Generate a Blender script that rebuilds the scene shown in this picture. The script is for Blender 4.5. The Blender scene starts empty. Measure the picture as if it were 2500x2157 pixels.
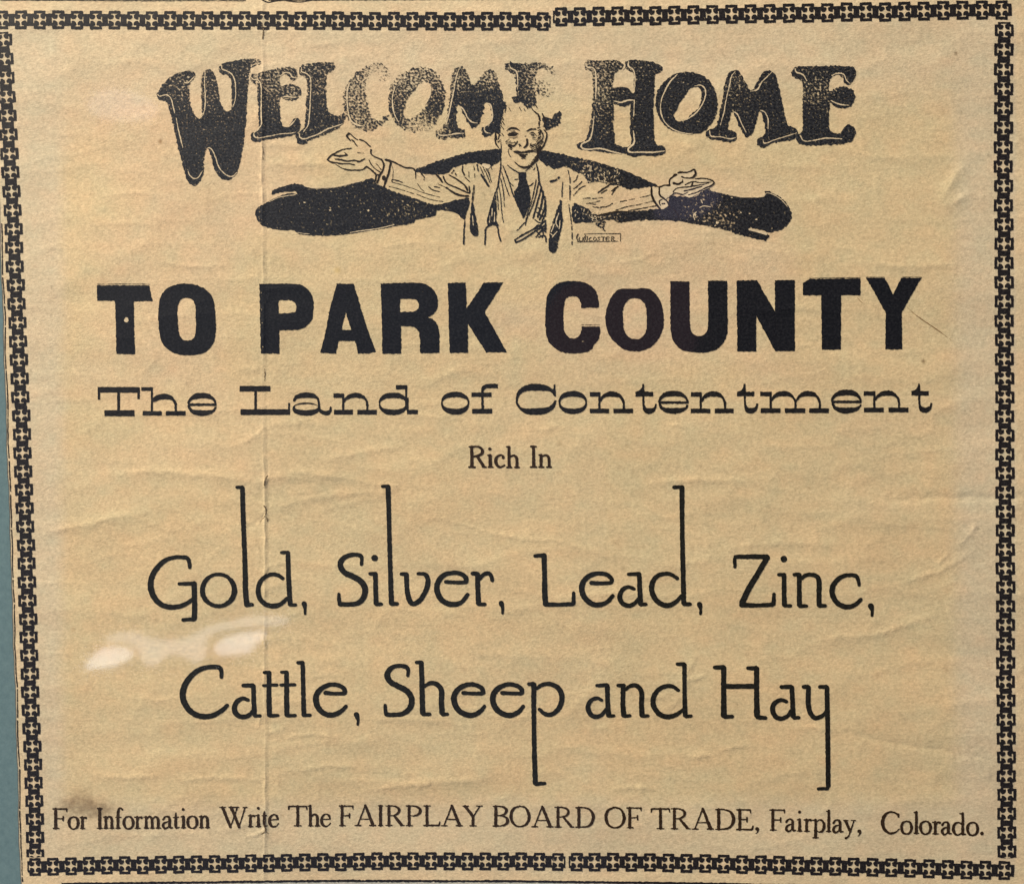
import bpy, bmesh, math, random
import numpy as np
from mathutils import Matrix, Vector
from mathutils.geometry import tessellate_polygon

random.seed(7)
scene = bpy.context.scene
COL = scene.collection

# ------------------------------------------------------------------ camera
# sheet frame: X right, Z up, the sheet lies in the plane y = 0, the viewer stands on the -Y side (metres)
FPX, CX, CY = 2400.0, 1250.0, 1078.5
ROT = np.array([[0.9997866560463535, 0.012389392676486043, 0.016527109268045414],
                [-0.011785420154467, 0.9992767239890662, -0.0361542911071791],
                [-0.016963085315848572, 0.03595179888111031, 0.9992095485401346]])
CPAGE = np.array([0.20493989468179336, 0.15413026775371552, -0.3889526608370871])
OX, OZ = -0.195, 0.169


def page2world(p):
    p = np.asarray(p, float)
    return np.stack([p[..., 0] + OX, p[..., 2], OZ - p[..., 1]], -1)


def dir2world(d):
    return Vector((d[0], d[2], -d[1]))


CW = page2world(CPAGE)
camd = bpy.data.cameras.new("camera")
cam = bpy.data.objects.new("camera", camd)
COL.objects.link(cam)
rx, dn, fw = dir2world(ROT[0]), dir2world(ROT[1]), dir2world(ROT[2])
m = Matrix.Identity(4)
for i in range(3):
    m[i][0], m[i][1], m[i][2], m[i][3] = rx[i], -dn[i], -fw[i], CW[i]
cam.matrix_world = m
camd.sensor_width = 36.0
camd.sensor_fit = 'HORIZONTAL'
camd.lens = FPX / 2500 * 36
camd.clip_start = 0.01
camd.clip_end = 50
scene.camera = cam


def px2w(x, y):
    """point of the sheet's plane that stands at photo pixel x, y (2500 x 2157)"""
    x = np.asarray(x, float)
    y = np.asarray(y, float)
    d = np.stack([(x - CX) / FPX, (y - CY) / FPX, np.ones_like(x)], -1) @ ROT
    t = -CPAGE[2] / d[..., 2]
    p = CPAGE + d * t[..., None]
    return page2world(p)


PX = 0.000162      # one photo pixel on the sheet, metres

# ------------------------------------------------------------------ light
world = bpy.data.worlds.new("World")
scene.world = world
world.use_nodes = True
bg = world.node_tree.nodes['Background']
bg.inputs[0].default_value = (0.60, 0.72, 1.0, 1)
bg.inputs[1].default_value = 0.23

def area(name, loc, target, size, power, col, shape='RECTANGLE', size_y=None):
    l = bpy.data.lights.new(name, 'AREA')
    l.shape = shape
    l.size = size
    l.size_y = size_y or size
    l.energy = power
    l.color = col
    o = bpy.data.objects.new(name, l)
    COL.objects.link(o)
    o.location = loc
    o.rotation_euler = (Vector(target) - Vector(loc)).to_track_quat('-Z', 'Y').to_euler()
    return o


area("ceiling_light", (-2.35, -0.86, 2.40), (0.0, 0, 0), 0.28, 425.0, (1.0, 0.875, 0.695), size_y=0.5)
area("fill_light", (-2.7, -2.3, 2.1), (0, 0, 0), 0.9, 104.0, (1.0, 0.895, 0.72))  # soft fill added from the front to even out the raking light

scene.view_settings.view_transform = 'Standard'
scene.view_settings.look = 'None'
scene.view_settings.exposure = 0
scene.view_settings.gamma = 1
scene.render.resolution_x = 1024
scene.render.resolution_y = 883
scene.cycles.max_bounces = 6
scene.cycles.transparent_max_bounces = 16


# ------------------------------------------------------------------ relief of the sheet
_rs = np.random.RandomState(11)
_tab = _rs.rand(8, 128, 128)


def vnoise(x, y, k=0):
    t = _tab[k % 8]
    xi = np.floor(x).astype(int)
    yi = np.floor(y).astype(int)
    fx = x - xi
    fy = y - yi
    fx = fx * fx * (3 - 2 * fx)
    fy = fy * fy * (3 - 2 * fy)
    a = t[yi % 128, xi % 128]
    b = t[yi % 128, (xi + 1) % 128]
    c = t[(yi + 1) % 128, xi % 128]
    d = t[(yi + 1) % 128, (xi + 1) % 128]
    return (a + (b - a) * fx) * (1 - fy) + (c + (d - c) * fx) * fy


def fbm(x, y, k=0, o=4):
    s = 0
    a = 1
    n = 0
    for i in range(o):
        s = s + a * vnoise(x * 2 ** i + 17 * i, y * 2 ** i + 31 * i, k + i)
        n += a
        a *= .5
    return s / n


def foldx(y):
    return 641.0 + 6.0 * np.clip((y - 300) / 1300.0, 0, 1) + 1.5 * np.sin(y / 90.0) + 3.0 * (_tab[7, 5][(np.floor(y / 23).astype(int)) % 128] * (1 - (y / 23) % 1) + _tab[7, 5][(np.floor(y / 23).astype(int) + 1) % 128] * ((y / 23) % 1) - .5)


def h_broad(x, y):
    """slow waves of the old sheet, metres towards the viewer"""
    wx = x + 120 * fbm(x / 700, y / 500, 5, 2)
    wy = y + 170 * fbm(x / 600 + 3, y / 420 + 9, 6, 2)
    h = 0.00062 * (fbm(wx / 760, wy / 210, 0, 3) - .5)
    h += 0.00060 * (fbm(wx / 520 + 40, wy / 430 + 7, 2, 2) - .5)
    return h


CREASES = [  # points in photo pixels, height (1e-5 m), half width px
    ([(660, 1160), (648, 1173), (646, 1186)], 5, 4),
    ([(645, 1236), (652, 1246), (640, 1262), (622, 1280), (600, 1290)], -5, 4),
    ([(646, 1243), (690, 1232), (760, 1216), (860, 1205), (960, 1200)], 6, 11),
    ([(1030, 1268), (1080, 1265), (1140, 1285), (1210, 1302), (1280, 1317), (1330, 1315), (1372, 1322), (1440, 1346), (1500, 1365)], 5, 4),
    ([(1690, 1848), (1715, 1842), (1748, 1840)], 6, 5),
    ([(1760, 1832), (1785, 1824), (1815, 1822)], 6, 5),
    ([(2046, 1784), (2155, 1808), (2306, 1832), (2408, 1852)], -7, 13),
    ([(1960, 1772), (2046, 1784), (2070, 1778)], 5, 5),
    ([(1672, 1664), (1690, 1655), (1720, 1650)], 7, 6),
    ([(1660, 1700), (1640, 1720), (1610, 1735)], 4, 5),
    ([(2173, 1221), (2300, 1214), (2419, 1214), (2500, 1212)], -9, 16),
    ([(2382, 1280), (2360, 1310), (2333, 1338)], 5, 6),
    ([(2308, 1357), (2290, 1374)], 7, 4),
    ([(2370, 1290), (2382, 1282)], 8, 3),
    ([(86, 1292), (117, 1296), (203, 1283), (277, 1262), (360, 1250)], 9, 14),
    ([(89, 1291), (110, 1296)], -6, 4),
    ([(246, 1160), (369, 1152), (520, 1160), (640, 1180)], 8, 16),
    ([(652, 1170), (740, 1150), (860, 1170), (960, 1190)], 7, 13),
    ([(646, 1043), (630, 1058), (600, 1078)], 5, 6),
    ([(648, 1040), (740, 1030), (800, 1040)], 6, 12),
    ([(645, 350), (690, 356), (760, 352)], 4, 9),
    ([(650, 400), (720, 404), (820, 398)], 5, 12),
    ([(2354, 405), (2320, 450), (2300, 486)], 9, 16),
    ([(2318, 500), (2370, 470)], 7, 14),
    ([(646, 2022), (639, 2030), (622, 2037), (600, 2040)], 8, 4),
    ([(646, 2030), (660, 2050)], 6, 5),
    ([(640, 2000), (600, 2010), (540, 2030)], 5, 9),
    ([(648, 1395), (662, 1380), (690, 1374)], 5, 6),
    ([(640, 1745), (632, 1770), (655, 1790), (700, 1775)], 6, 7),
    ([(640, 1555), (646, 1580)], 6, 5),
    ([(1320, 1048), (1350, 1040), (1385, 1046)], 5, 7),
    ([(1640, 1036), (1668, 1045)], 6, 5),
    ([(1560, 360), (1640, 352), (1700, 362)], 4, 9),
    ([(900, 1755), (960, 1752), (1060, 1760), (1120, 1752)], 4, 7),
    ([(1080, 1760), (1130, 1772), (1160, 1768)], 4, 5),
    ([(930, 600), (1010, 592), (1080, 600)], 4, 8),
    ([(1500, 640), (1560, 634), (1600, 612)], 4, 5),
    ([(2100, 640), (2200, 652), (2330, 645)], 6, 12),
    ([(1780, 1340), (1900, 1322), (2050, 1330)], 6, 14),
    ([(1360, 1460), (1500, 1448), (1640, 1456)], 6, 16),
    ([(840, 1900), (1010, 1912), (1180, 1902)], 8, 16),
    ([(900, 1925), (960, 1921), (1050, 1912)], 5, 7),
    ([(1500, 1925), (1540, 1921), (1600, 1926)], 6, 6),
    ([(2010, 1560), (2140, 1548), (2280, 1500)], 7, 12),
    ([(640, 690), (660, 712), (650, 740)], 3, 6),
    ([(560, 905), (640, 900), (645, 915)], 5, 9),
    ([(1790, 690), (1760, 710), (1720, 700)], 4, 8),
    ([(395, 640), (470, 652), (560, 648)], 5, 6), ([(730, 1880), (800, 1868), (860, 1872)], 6, 5), ([(700, 1800), (760, 1790), (830, 1800)], 5, 5),
    ([(430, 1905), (520, 1896), (640, 1902)], 5, 6), ([(300, 1700), (380, 1708), (450, 1700)], 4, 6), ([(230, 1890), (300, 1898), (390, 1892)], 6, 8),
    ([(1700, 1600), (1676, 1640), (1672, 1680)], 5, 6), ([(1560, 1700), (1590, 1706), (1620, 1700)], 6, 5), ([(2200, 1420), (2290, 1395), (2370, 1350)], 6, 9),
    ([(1850, 760), (1950, 752), (2060, 765)], 4, 8), ([(1580, 1180), (1700, 1170), (1820, 1176)], 5, 11), ([(320, 1015), (430, 1004), (520, 1012)], 5, 9),
    ([(980, 1090), (900, 1100), (800, 1122)], 6, 11), ([(250, 480), (330, 470), (400, 478)], 4, 9), ([(1700, 1960), (1800, 1990), (1840, 1985)], 4, 8),
]


def h_crease(x, y):
    """fold down the left of the sheet and its small crumples (kept under a tenth of a millimetre)"""
    d = x - foldx(y)
    wob = 0.15 + 1.5 * vnoise(y / 48, y * 0 + 3, 4) * (.5 + vnoise(y / 14, y * 0 + 8, 2))
    h = 1.8e-4 * wob * np.exp(-np.sqrt(d * d + 1.5) / 4.0)
    h = h + 4.5e-5 * np.exp(-np.abs(d + 14) / 22.0) * (d < 0) - 5.5e-5 * np.exp(-np.abs(d - 9) / 9.0)
    for pts, a, w in CREASES:
        best = np.full(x.shape, 1e9)
        P = np.array(pts, float)
        x0, y0 = P.min(0) - 6 * w - 10
        x1, y1 = P.max(0) + 6 * w + 10
        m = (x > x0) & (x < x1) & (y > y0) & (y < y1)
        if not m.any():
            continue
        xs = x[m] + 3.5 * (vnoise(x[m] / 13, y[m] / 13, 1) - .5) * 2
        ys = y[m] + 3.5 * (vnoise(x[m] / 11 + 5, y[m] / 11, 2) - .5) * 2
        bd = np.full(xs.shape, 1e9)
        L = 0.0
        tot = np.sqrt(((P[1:] - P[:-1]) ** 2).sum(1)).sum()
        al = np.zeros(xs.shape)
        for i in range(len(P) - 1):
            v = P[i + 1] - P[i]
            ln = math.hypot(*v)
            t = np.clip(((xs - P[i, 0]) * v[0] + (ys - P[i, 1]) * v[1]) / ln ** 2, 0, 1)
            dd = np.hypot(xs - P[i, 0] - t * v[0], ys - P[i, 1] - t * v[1])
            c = dd < bd
            bd = np.where(c, dd, bd)
            al = np.where(c, (L + t * ln) / tot, al)
            L += ln
        fade = np.sin(np.pi * np.clip(al * .86 + .07, 0, 1)) ** .6
        h[m] += a * 3.2e-5 * fade * np.exp(-(bd / (w * .8)) ** 1.2)
    # light crumpling everywhere
    wx = x + 40 * fbm(x / 160, y / 160, 3, 2)
    wy = y + 40 * fbm(x / 170 + 5, y / 150, 4, 2)
    r1 = 1 - np.abs(2 * fbm(wx / 330, wy / 120, 1, 3) - 1)
    r2 = 1 - np.abs(2 * fbm(wx / 150 + 9, wy / 75 + 3, 6, 2) - 1)
    r3 = 1 - np.abs(2 * fbm(wx / 64 + 5, wy / 40 + 1, 3, 2) - 1)
    h = h + 1.15e-4 * r1 ** 5 + 7.5e-5 * r2 ** 6 + 3.2e-5 * r3 ** 6 * np.clip(fbm(x / 300, y / 260, 2, 2) * 5 - 2.1, 0, 1)
    return h


def lift(x, y):
    return h_broad(x, y) + h_crease(x, y)


# ------------------------------------------------------------------ materials
def nodes(mat):
    mat.use_nodes = True
    nt = mat.node_tree
    nt.nodes.clear()
    return nt, nt.nodes, nt.links


def N(nt, typ, **kw):
    n = nt.nodes.new(typ)
    for k, v in kw.items():
        if k.startswith('i_'):
            key = k[2:]
            n.inputs[int(key) if key.isdigit() else key.replace('_', ' ')].default_value = v
        else:
            setattr(n, k, v)
    return n


def posvec(nt, scale):
    g = N(nt, 'ShaderNodeNewGeometry')
    mp = N(nt, 'ShaderNodeMapping')
    mp.inputs['Scale'].default_value = scale
    nt.links.new(g.outputs['Position'], mp.inputs['Vector'])
    return mp.outputs['Vector']


def noise(nt, scale3, detail=3, rough=.6, dist=0.0):
    n = N(nt, 'ShaderNodeTexNoise', i_Scale=1.0, i_Detail=detail, i_Roughness=rough, i_Distortion=dist)
    nt.links.new(posvec(nt, scale3), n.inputs['Vector'])
    return n.outputs['Fac']


def mrange(nt, src, a, b, c, d, smooth=False):
    n = N(nt, 'ShaderNodeMapRange')
    n.inputs[1].default_value = a
    n.inputs[2].default_value = b
    n.inputs[3].default_value = c
    n.inputs[4].default_value = d
    if smooth:
        n.interpolation_type = 'SMOOTHSTEP'
    nt.links.new(src, n.inputs[0])
    return n.outputs[0]


def mth(nt, op, a, b=None):
    n = N(nt, 'ShaderNodeMath', operation=op)
    for i, v in enumerate((a, b)):
        if v is None:
            continue
        if isinstance(v, (int, float)):
            n.inputs[i].default_value = v
        else:
            nt.links.new(v, n.inputs[i])
    return n.outputs[0]


def fibre(nt):
    """newsprint mottling: value around 1"""
    a = mrange(nt, noise(nt, (560, 1, 880), 5, .72, .4), .3, .7, .77, 1.21)
    b = mrange(nt, noise(nt, (1500, 1, 2300), 2, .6), .3, .7, .93, 1.07)
    c = mrange(nt, noise(nt, (620, 3, 900), 2, .5, 2.2), .64, .74, 1.0, .80)
    return mth(nt, 'MULTIPLY', mth(nt, 'MULTIPLY', a, b), c)


def scale_colour(nt, col, val):
    n = N(nt, 'ShaderNodeVectorMath', operation='SCALE')
    nt.links.new(col, n.inputs[0])
    nt.links.new(val, n.inputs['Scale'])
    return n.outputs[0]


def paper_material():
    mat = bpy.data.materials.new("aged_newsprint")
    nt, nd, ln = nodes(mat)
    out = N(nt, 'ShaderNodeOutputMaterial')
    bs = N(nt, 'ShaderNodeBsdfPrincipled', i_Roughness=.85)
    bs.inputs['Specular IOR Level'].default_value = .25
    at = N(nt, 'ShaderNodeAttribute', attribute_name='paper_colour')
    ln.new(scale_colour(nt, at.outputs['Color'], fibre(nt)), bs.inputs['Base Color'])
    bump = N(nt, 'ShaderNodeBump', i_Strength=.8, i_Distance=0.00012)
    ln.new(noise(nt, (900, 1, 1500), 4, .65), bump.inputs['Height'])
    ln.new(bump.outputs[0], bs.inputs['Normal'])
    ln.new(bs.outputs[0], out.inputs[0])
    return mat


def bare_paper_material():
    mat = bpy.data.materials.new("bare_newsprint")
    nt, nd, ln = nodes(mat)
    out = N(nt, 'ShaderNodeOutputMaterial')
    bs = N(nt, 'ShaderNodeBsdfPrincipled', i_Roughness=.85)
    rgb = N(nt, 'ShaderNodeRGB')
    rgb.outputs[0].default_value = (.60, .49, .335, 1)
    ln.new(scale_colour(nt, rgb.outputs[0], fibre(nt)), bs.inputs['Base Color'])
    ln.new(bs.outputs[0], out.inputs[0])
    return mat


def ink_material(name, colour, thr, spots=(), scale=620, edge=.03, rough=.55, dist=1.0, fold=True, streak=0.0, colour2=None, spec=.12, grain=700):
    """printing ink: where the grain noise passes the threshold the ink has not taken and bare paper shows.
    spots: worn places (photo px x, y, radius px, strength)"""
    mat = bpy.data.materials.new(name)
    nt, nd, ln = nodes(mat)
    out = N(nt, 'ShaderNodeOutputMaterial')
    bs = N(nt, 'ShaderNodeBsdfPrincipled', i_Roughness=rough)
    bs.inputs['Specular IOR Level'].default_value = spec
    c1 = N(nt, 'ShaderNodeMix', data_type='RGBA')
    c1.inputs[6].default_value = (*colour, 1)
    c1.inputs[7].default_value = (*(colour2 or tuple(v * 1.7 + .003 for v in colour)), 1)
    ln.new(mrange(nt, noise(nt, (grain, 1, grain * 1.4), 3, .7), .44, .70, 0, 1), c1.inputs[0])
    ln.new(c1.outputs[2], bs.inputs['Base Color'])
    g = N(nt, 'ShaderNodeNewGeometry')
    wear = mth(nt, 'ADD', noise(nt, (scale, 1, scale * 1.15), 3.5, .62, dist), 0.0)
    if streak:
        s = mrange(nt, noise(nt, (160, 1, 1500), 2, .6), .4, .7, -streak * .4, streak)
        wear = mth(nt, 'ADD', wear, s)
    for (x, y, r, s) in spots:
        p = px2w(x, y)
        d = N(nt, 'ShaderNodeVectorMath', operation='DISTANCE')
        ln.new(g.outputs['Position'], d.inputs[0])
        d.inputs[1].default_value = tuple(p)
        wear = mth(nt, 'ADD', wear, mrange(nt, d.outputs['Value'], 0, r * PX, s, 0, True))
    if fold:
        sx = N(nt, 'ShaderNodeSeparateXYZ')
        ln.new(g.outputs['Position'], sx.inputs[0])
        xf = float(px2w(644, 1000)[0])
        dd = mth(nt, 'ABSOLUTE', mth(nt, 'SUBTRACT', sx.outputs[0], xf))
        wear = mth(nt, 'ADD', wear, mrange(nt, dd, 0, 5 * PX, .13, 0))
    fac = mrange(nt, wear, thr - edge, thr + edge, 0, 1)
    tr = N(nt, 'ShaderNodeBsdfTransparent')
    mx = N(nt, 'ShaderNodeMixShader')
    ln.new(fac, mx.inputs[0])
    ln.new(bs.outputs[0], mx.inputs[1])
    ln.new(tr.outputs[0], mx.inputs[2])
    ln.new(mx.outputs[0], out.inputs[0])
    return mat


BLACK = (.0075, .0085, .0125)
M_PAPER = paper_material()
M_BARE = bare_paper_material()
M_BOLD = ink_material("dense_black_ink", (.0045, .0055, .0095), .735, colour2=(.019, .020, .026), grain=900, scale=700, streak=.03)
M_HEAD = ink_material("grainy_black_ink", (.0065, .0080, .0130), .632, scale=1150, streak=.05, edge=.07, dist=.3, colour2=(.058, .060, .068), grain=1050, spots=[
    (520, 190, 130, .06), (640, 160, 80, .07), (690, 210, 120, .10), (820, 190, 130, .10), (470, 260, 150, .03), (1330, 190, 120, .15), (1350, 215, 60, .12),
    (930, 170, 70, .16), (880, 240, 90, .10), (935, 190, 90, .06), (905, 325, 80, .12), (860, 290, 60, .05), (1020, 160, 90, .10), (1020, 325, 70, .17),
    (1010, 240, 140, .10), (1120, 180, 100, .11), (1200, 180, 70, .12), (440, 200, 80, .04), (1075, 320, 60, .10), (1360, 320, 50, .07),
    (1440, 170, 130, .11), (1460, 260, 110, .06), (1550, 160, 80, .06), (1800, 205, 90, .07), (1985, 220, 90, .09), (1100, 370, 60, .08), (790, 330, 90, .05)])
M_PIC = ink_material("drawing_ink", (.0065, .0075, .012), .655, scale=950, edge=.06, dist=.5, colour2=(.042, .044, .052), grain=1000, spots=[
    (1000, 510, 100, .07), (1470, 440, 80, .11), (1480, 540, 80, .12), (1420, 400, 60, .08), (860, 500, 220, .03),
    (1720, 520, 90, .08), (1780, 545, 60, .08), (1340, 480, 30, .06)])
M_LINE = ink_material("fine_line_ink", (.016, .011, .008), .74, scale=900, fold=False)
M_TYPE = ink_material("dark_type_ink", (.008, .008, .0065), .76, scale=900, colour2=(.024, .024, .022))
M_SLAB = ink_material("slab_type_ink", (.009, .0085, .0095), .74, scale=900, colour2=(.026, .025, .027))
M_SMALL = ink_material("brown_black_type_ink", (.022, .012, .006), .77, scale=1100, colour2=(.055, .034, .02))
M_BORD = ink_material("border_ink", (.008, .0070, .0100), .735, colour2=(.036, .032, .032), grain=1300, scale=760, fold=True, dist=1.3,
                      spots=[(1325, 55, 24, .07), (1365, 42, 22, .05), (1355, 2100, 30, .08), (1330, 2100, 18, .06), (10, 90, 34, .10),
                             (640, 50, 14, .10), (1720, 36, 26, .06), (285, 40, 20, .05), (2452, 1455, 22, .10), (2450, 1290, 20, .06), (2240, 2100, 60, .04),
                             (2450, 2100, 26, .07), (2440, 20, 26, .05)])


# ------------------------------------------------------------------ flat shapes on the sheet
class F:
    """measuring frame: a detail's own coordinates -> photo pixels"""
    def __init__(s, x, y, k):
        s.x, s.y, s.k = x, y, k

    def __call__(s, pts):
        return [(s.x + p[0] * s.k, s.y + p[1] * s.k) + tuple(p[2:]) for p in pts]


S0 = F(0, 0, 1)


def curve(pts, closed, step=4.0):
    """smooth line through points; a third entry of 1 marks a sharp corner"""
    n = len(pts)
    P = [Vector(p[:2]) for p in pts]
    C = [len(p) > 2 and p[2] == 1 for p in pts]
    out = []
    segs = n if closed else n - 1
    for i in range(segs):
        a, b = P[i], P[(i + 1) % n]
        L = (b - a).length
        if L < 1e-6:
            continue
        def tan(j):
            if C[j] or (not closed and j in (0, n - 1)):
                return (b - a)
            t = P[(j + 1) % n] - P[(j - 1) % n]
            return t.normalized() * L if t.length > 1e-6 else (b - a)
        ta, tb = tan(i), tan((i + 1) % n)
        k = max(1, int(round(L / step)))
        for q in range(k):
            t = q / k
            h1 = 2 * t ** 3 - 3 * t ** 2 + 1
            h2 = t ** 3 - 2 * t ** 2 + t
            h3 = -2 * t ** 3 + 3 * t ** 2
            h4 = t ** 3 - t ** 2
            out.append((a * h1 + ta * h2 + b * h3 + tb * h4, i + t))
    if not closed:
        out.append((P[-1], n - 1.0))
    return out


def rough_edge(pl, amp):
    n = len(pl)
    if amp <= 0 or n < 4:
        return pl
    out = []
    for i in range(n):
        t = pl[(i + 1) % n] - pl[i - 1]
        if t.length < 1e-6:
            out.append(pl[i])
            continue
        nn = Vector((-t.y, t.x)).normalized()
        out.append(pl[i] + nn * random.gauss(0, amp))
    return out


GRID = 14.0
LW = 1.0      # pen weight


class Print:
    """collects the patches of one printed shape; build() links them as one mesh that follows the sheet"""
    def __init__(s):
        s.v = []
        s.f = []
        s.l = []
        s.layer = 0

    def poly(s, fr, pts, holes=(), amp=.45, step=4.0, sharp=False):
        loops = []
        for L in [pts] + list(holes):
            q = fr(L)
            if sharp:
                q = [(p[0], p[1], 1) for p in q]
            c = [p for p, _ in curve(q, True, step)]
            loops.append(rough_edge(c, amp))
        v3 = [[Vector((p.x, p.y, 0)) for p in L] for L in loops]
        tris = tessellate_polygon(v3)
        flat = [p for L in loops for p in L]
        bm = bmesh.new()
        vs = [bm.verts.new((p.x, p.y, 0)) for p in flat]
        for t in tris:
            try:
                bm.faces.new([vs[i] for i in t])
            except ValueError:
                pass
        xs = [p.x for p in flat]
        ys = [p.y for p in flat]
        for ax, lo, hi in ((0, min(xs), max(xs)), (1, min(ys), max(ys))):
            cuts = list(np.arange(math.ceil(lo / GRID) * GRID, hi, GRID))
            if ax == 0 and lo < 655 and hi > 633:
                cuts += [632.5, 637.5, 641, 644, 647, 650.5, 655.5]
            for g in cuts:
                co = (g, 0, 0) if ax == 0 else (0, g, 0)
                no = (1, 0, 0) if ax == 0 else (0, 1, 0)
                bmesh.ops.bisect_plane(bm, geom=bm.verts[:] + bm.edges[:] + bm.faces[:], plane_co=co, plane_no=no, dist=1e-4)
        bm.verts.index_update()
        b = len(s.v)
        s.v += [(v.co.x, v.co.y) for v in bm.verts]
        s.l += [s.layer] * len(bm.verts)
        s.f += [tuple(b + v.index for v in f.verts) for f in bm.faces]
        bm.free()
        s.layer += 1
        return s

    def line(s, fr, pts, amp=.25, step=4.0, smooth=True, cap=True):
        """stroke with a width at every point: (x, y, width) in the frame's units"""
        q = fr([p[:2] for p in pts])
        W = [p[2] * fr.k * LW for p in pts]
        if not smooth:
            q = [(p[0], p[1], 1) for p in q]
        c = curve(q, False, step)
        n = len(c)
        b = len(s.v)
        P = [p for p, _ in c]
        ws = []
        for p, t in c:
            i = min(int(t), len(W) - 2)
            u = t - i
            ws.append(W[i] * (1 - u) + W[i + 1] * u)
        for i in range(n):
            t = (P[min(i + 1, n - 1)] - P[max(i - 1, 0)])
            t = t.normalized() if t.length > 1e-9 else Vector((1, 0))
            nn = Vector((-t.y, t.x))
            w = ws[i] / 2
            a1, a2 = random.gauss(0, amp), random.gauss(0, amp)
            l, r = P[i] + nn * (w + a1), P[i] - nn * (w + a2)
            s.v += [(l.x, l.y), (r.x, r.y)]
        for i in range(n - 1):
            k = b + 2 * i
            s.f.append((k, k + 1, k + 3, k + 2))
        if cap:
            for e, sg in ((0, -1), (n - 1, 1)):
                o = P[e]
                t = (P[min(e + 1, n - 1)] - P[max(e - 1, 0)])
                t = t.normalized() if t.length > 1e-9 else Vector((1, 0))
                a0 = math.atan2(t.y * sg, t.x * sg)
                k0 = len(s.v)
                m_ = 5
                for j in range(m_):
                    a = a0 + math.pi / 2 - math.pi * (j + 1) / (m_ + 1)
                    s.v.append((o.x + math.cos(a) * ws[e] / 2, o.y + math.sin(a) * ws[e] / 2))
                l, r = b + 2 * e, b + 2 * e + 1
                if sg > 0:
                    s.f.append((l, *range(k0, k0 + m_), r))
                else:
                    s.f.append((r, *range(k0, k0 + m_), l))
        s.l += [s.layer] * (len(s.v) - b)
        s.layer += 1
        return s

    def lines(s, fr, lst, **kw):
        for L in lst:
            s.line(fr, L, **kw)
        return s

    def dot(s, fr, x, y, r, ry=None, amp=.3):
        ry = ry or r
        return s.poly(fr, [(x + r * math.cos(a), y + ry * math.sin(a)) for a in [i * math.pi / 5 for i in range(10)]], amp=amp, step=3)

    def ring(s, fr, ox0, ox1, oy0, oy1, ix0, ix1, iy0, iy1, p=2.0, amp=.35):
        def el(x0, x1, y0, y1):
            r = []
            for i in range(20):
                a = i * math.pi / 10
                c, d = math.cos(a), math.sin(a)
                r.append(((x0 + x1) / 2 + (x1 - x0) / 2 * math.copysign(abs(c) ** (2 / p), c), (y0 + y1) / 2 + (y1 - y0) / 2 * math.copysign(abs(d) ** (2 / p), d)))
            return r
        return s.poly(fr, el(ox0, ox1, oy0, oy1), [el(ix0, ix1, iy0, iy1)], amp=amp)

    def box(s, fr, x0, y0, x1, y1, amp=.3):
        return s.poly(fr, [(x0, y0), (x1, y0), (x1, y1), (x0, y1)], sharp=True, amp=amp)

    def build(s, name, mat, parent, level=0, label=None):
        v = np.array(s.v, float)
        w = px2w(v[:, 0], v[:, 1])
        w[:, 1] -= lift(v[:, 0], v[:, 1]) + 0.00008 + level * 0.00003 + np.array(s.l) * 4e-7
        me = bpy.data.meshes.new(name)
        # y grows downwards in the photo: keep the faces towards the viewer
        me.from_pydata((w - PAGE_ORG).tolist(), [], s.f)
        me.materials.append(mat)
        o = bpy.data.objects.new(name, me)
        COL.objects.link(o)
        o.parent = parent
        if label:
            o['label'] = label
        return o


# ------------------------------------------------------------------ the setting: mat board, sheet, glass
PAGE_ORG = px2w(1270, 2150)


def empty(name, loc, label, cat):
    o = bpy.data.objects.new(name, None)
    o.empty_display_size = .02
    COL.objects.link(o)
    o.location = tuple(loc)
    o['label'] = label
    o['category'] = cat
    return o


page = empty("printed_notice", PAGE_ORG, "yellowed newspaper advertisement with ornamental border, creased and mounted on a blue-green board", "newspaper page")


def left_edge(y):
    return np.interp(y, [-60, 0, 560, 783, 904, 1020, 1148, 1450, 1700, 1950, 2085, 2155, 2260], [-22, -18, -2, 6, 10, 14, 18.5, 28.5, 37, 43, 46.3, 49, 54]) + .8 * np.sin(y / 37.0) + .5 * np.sin(y / 11.0)


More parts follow.
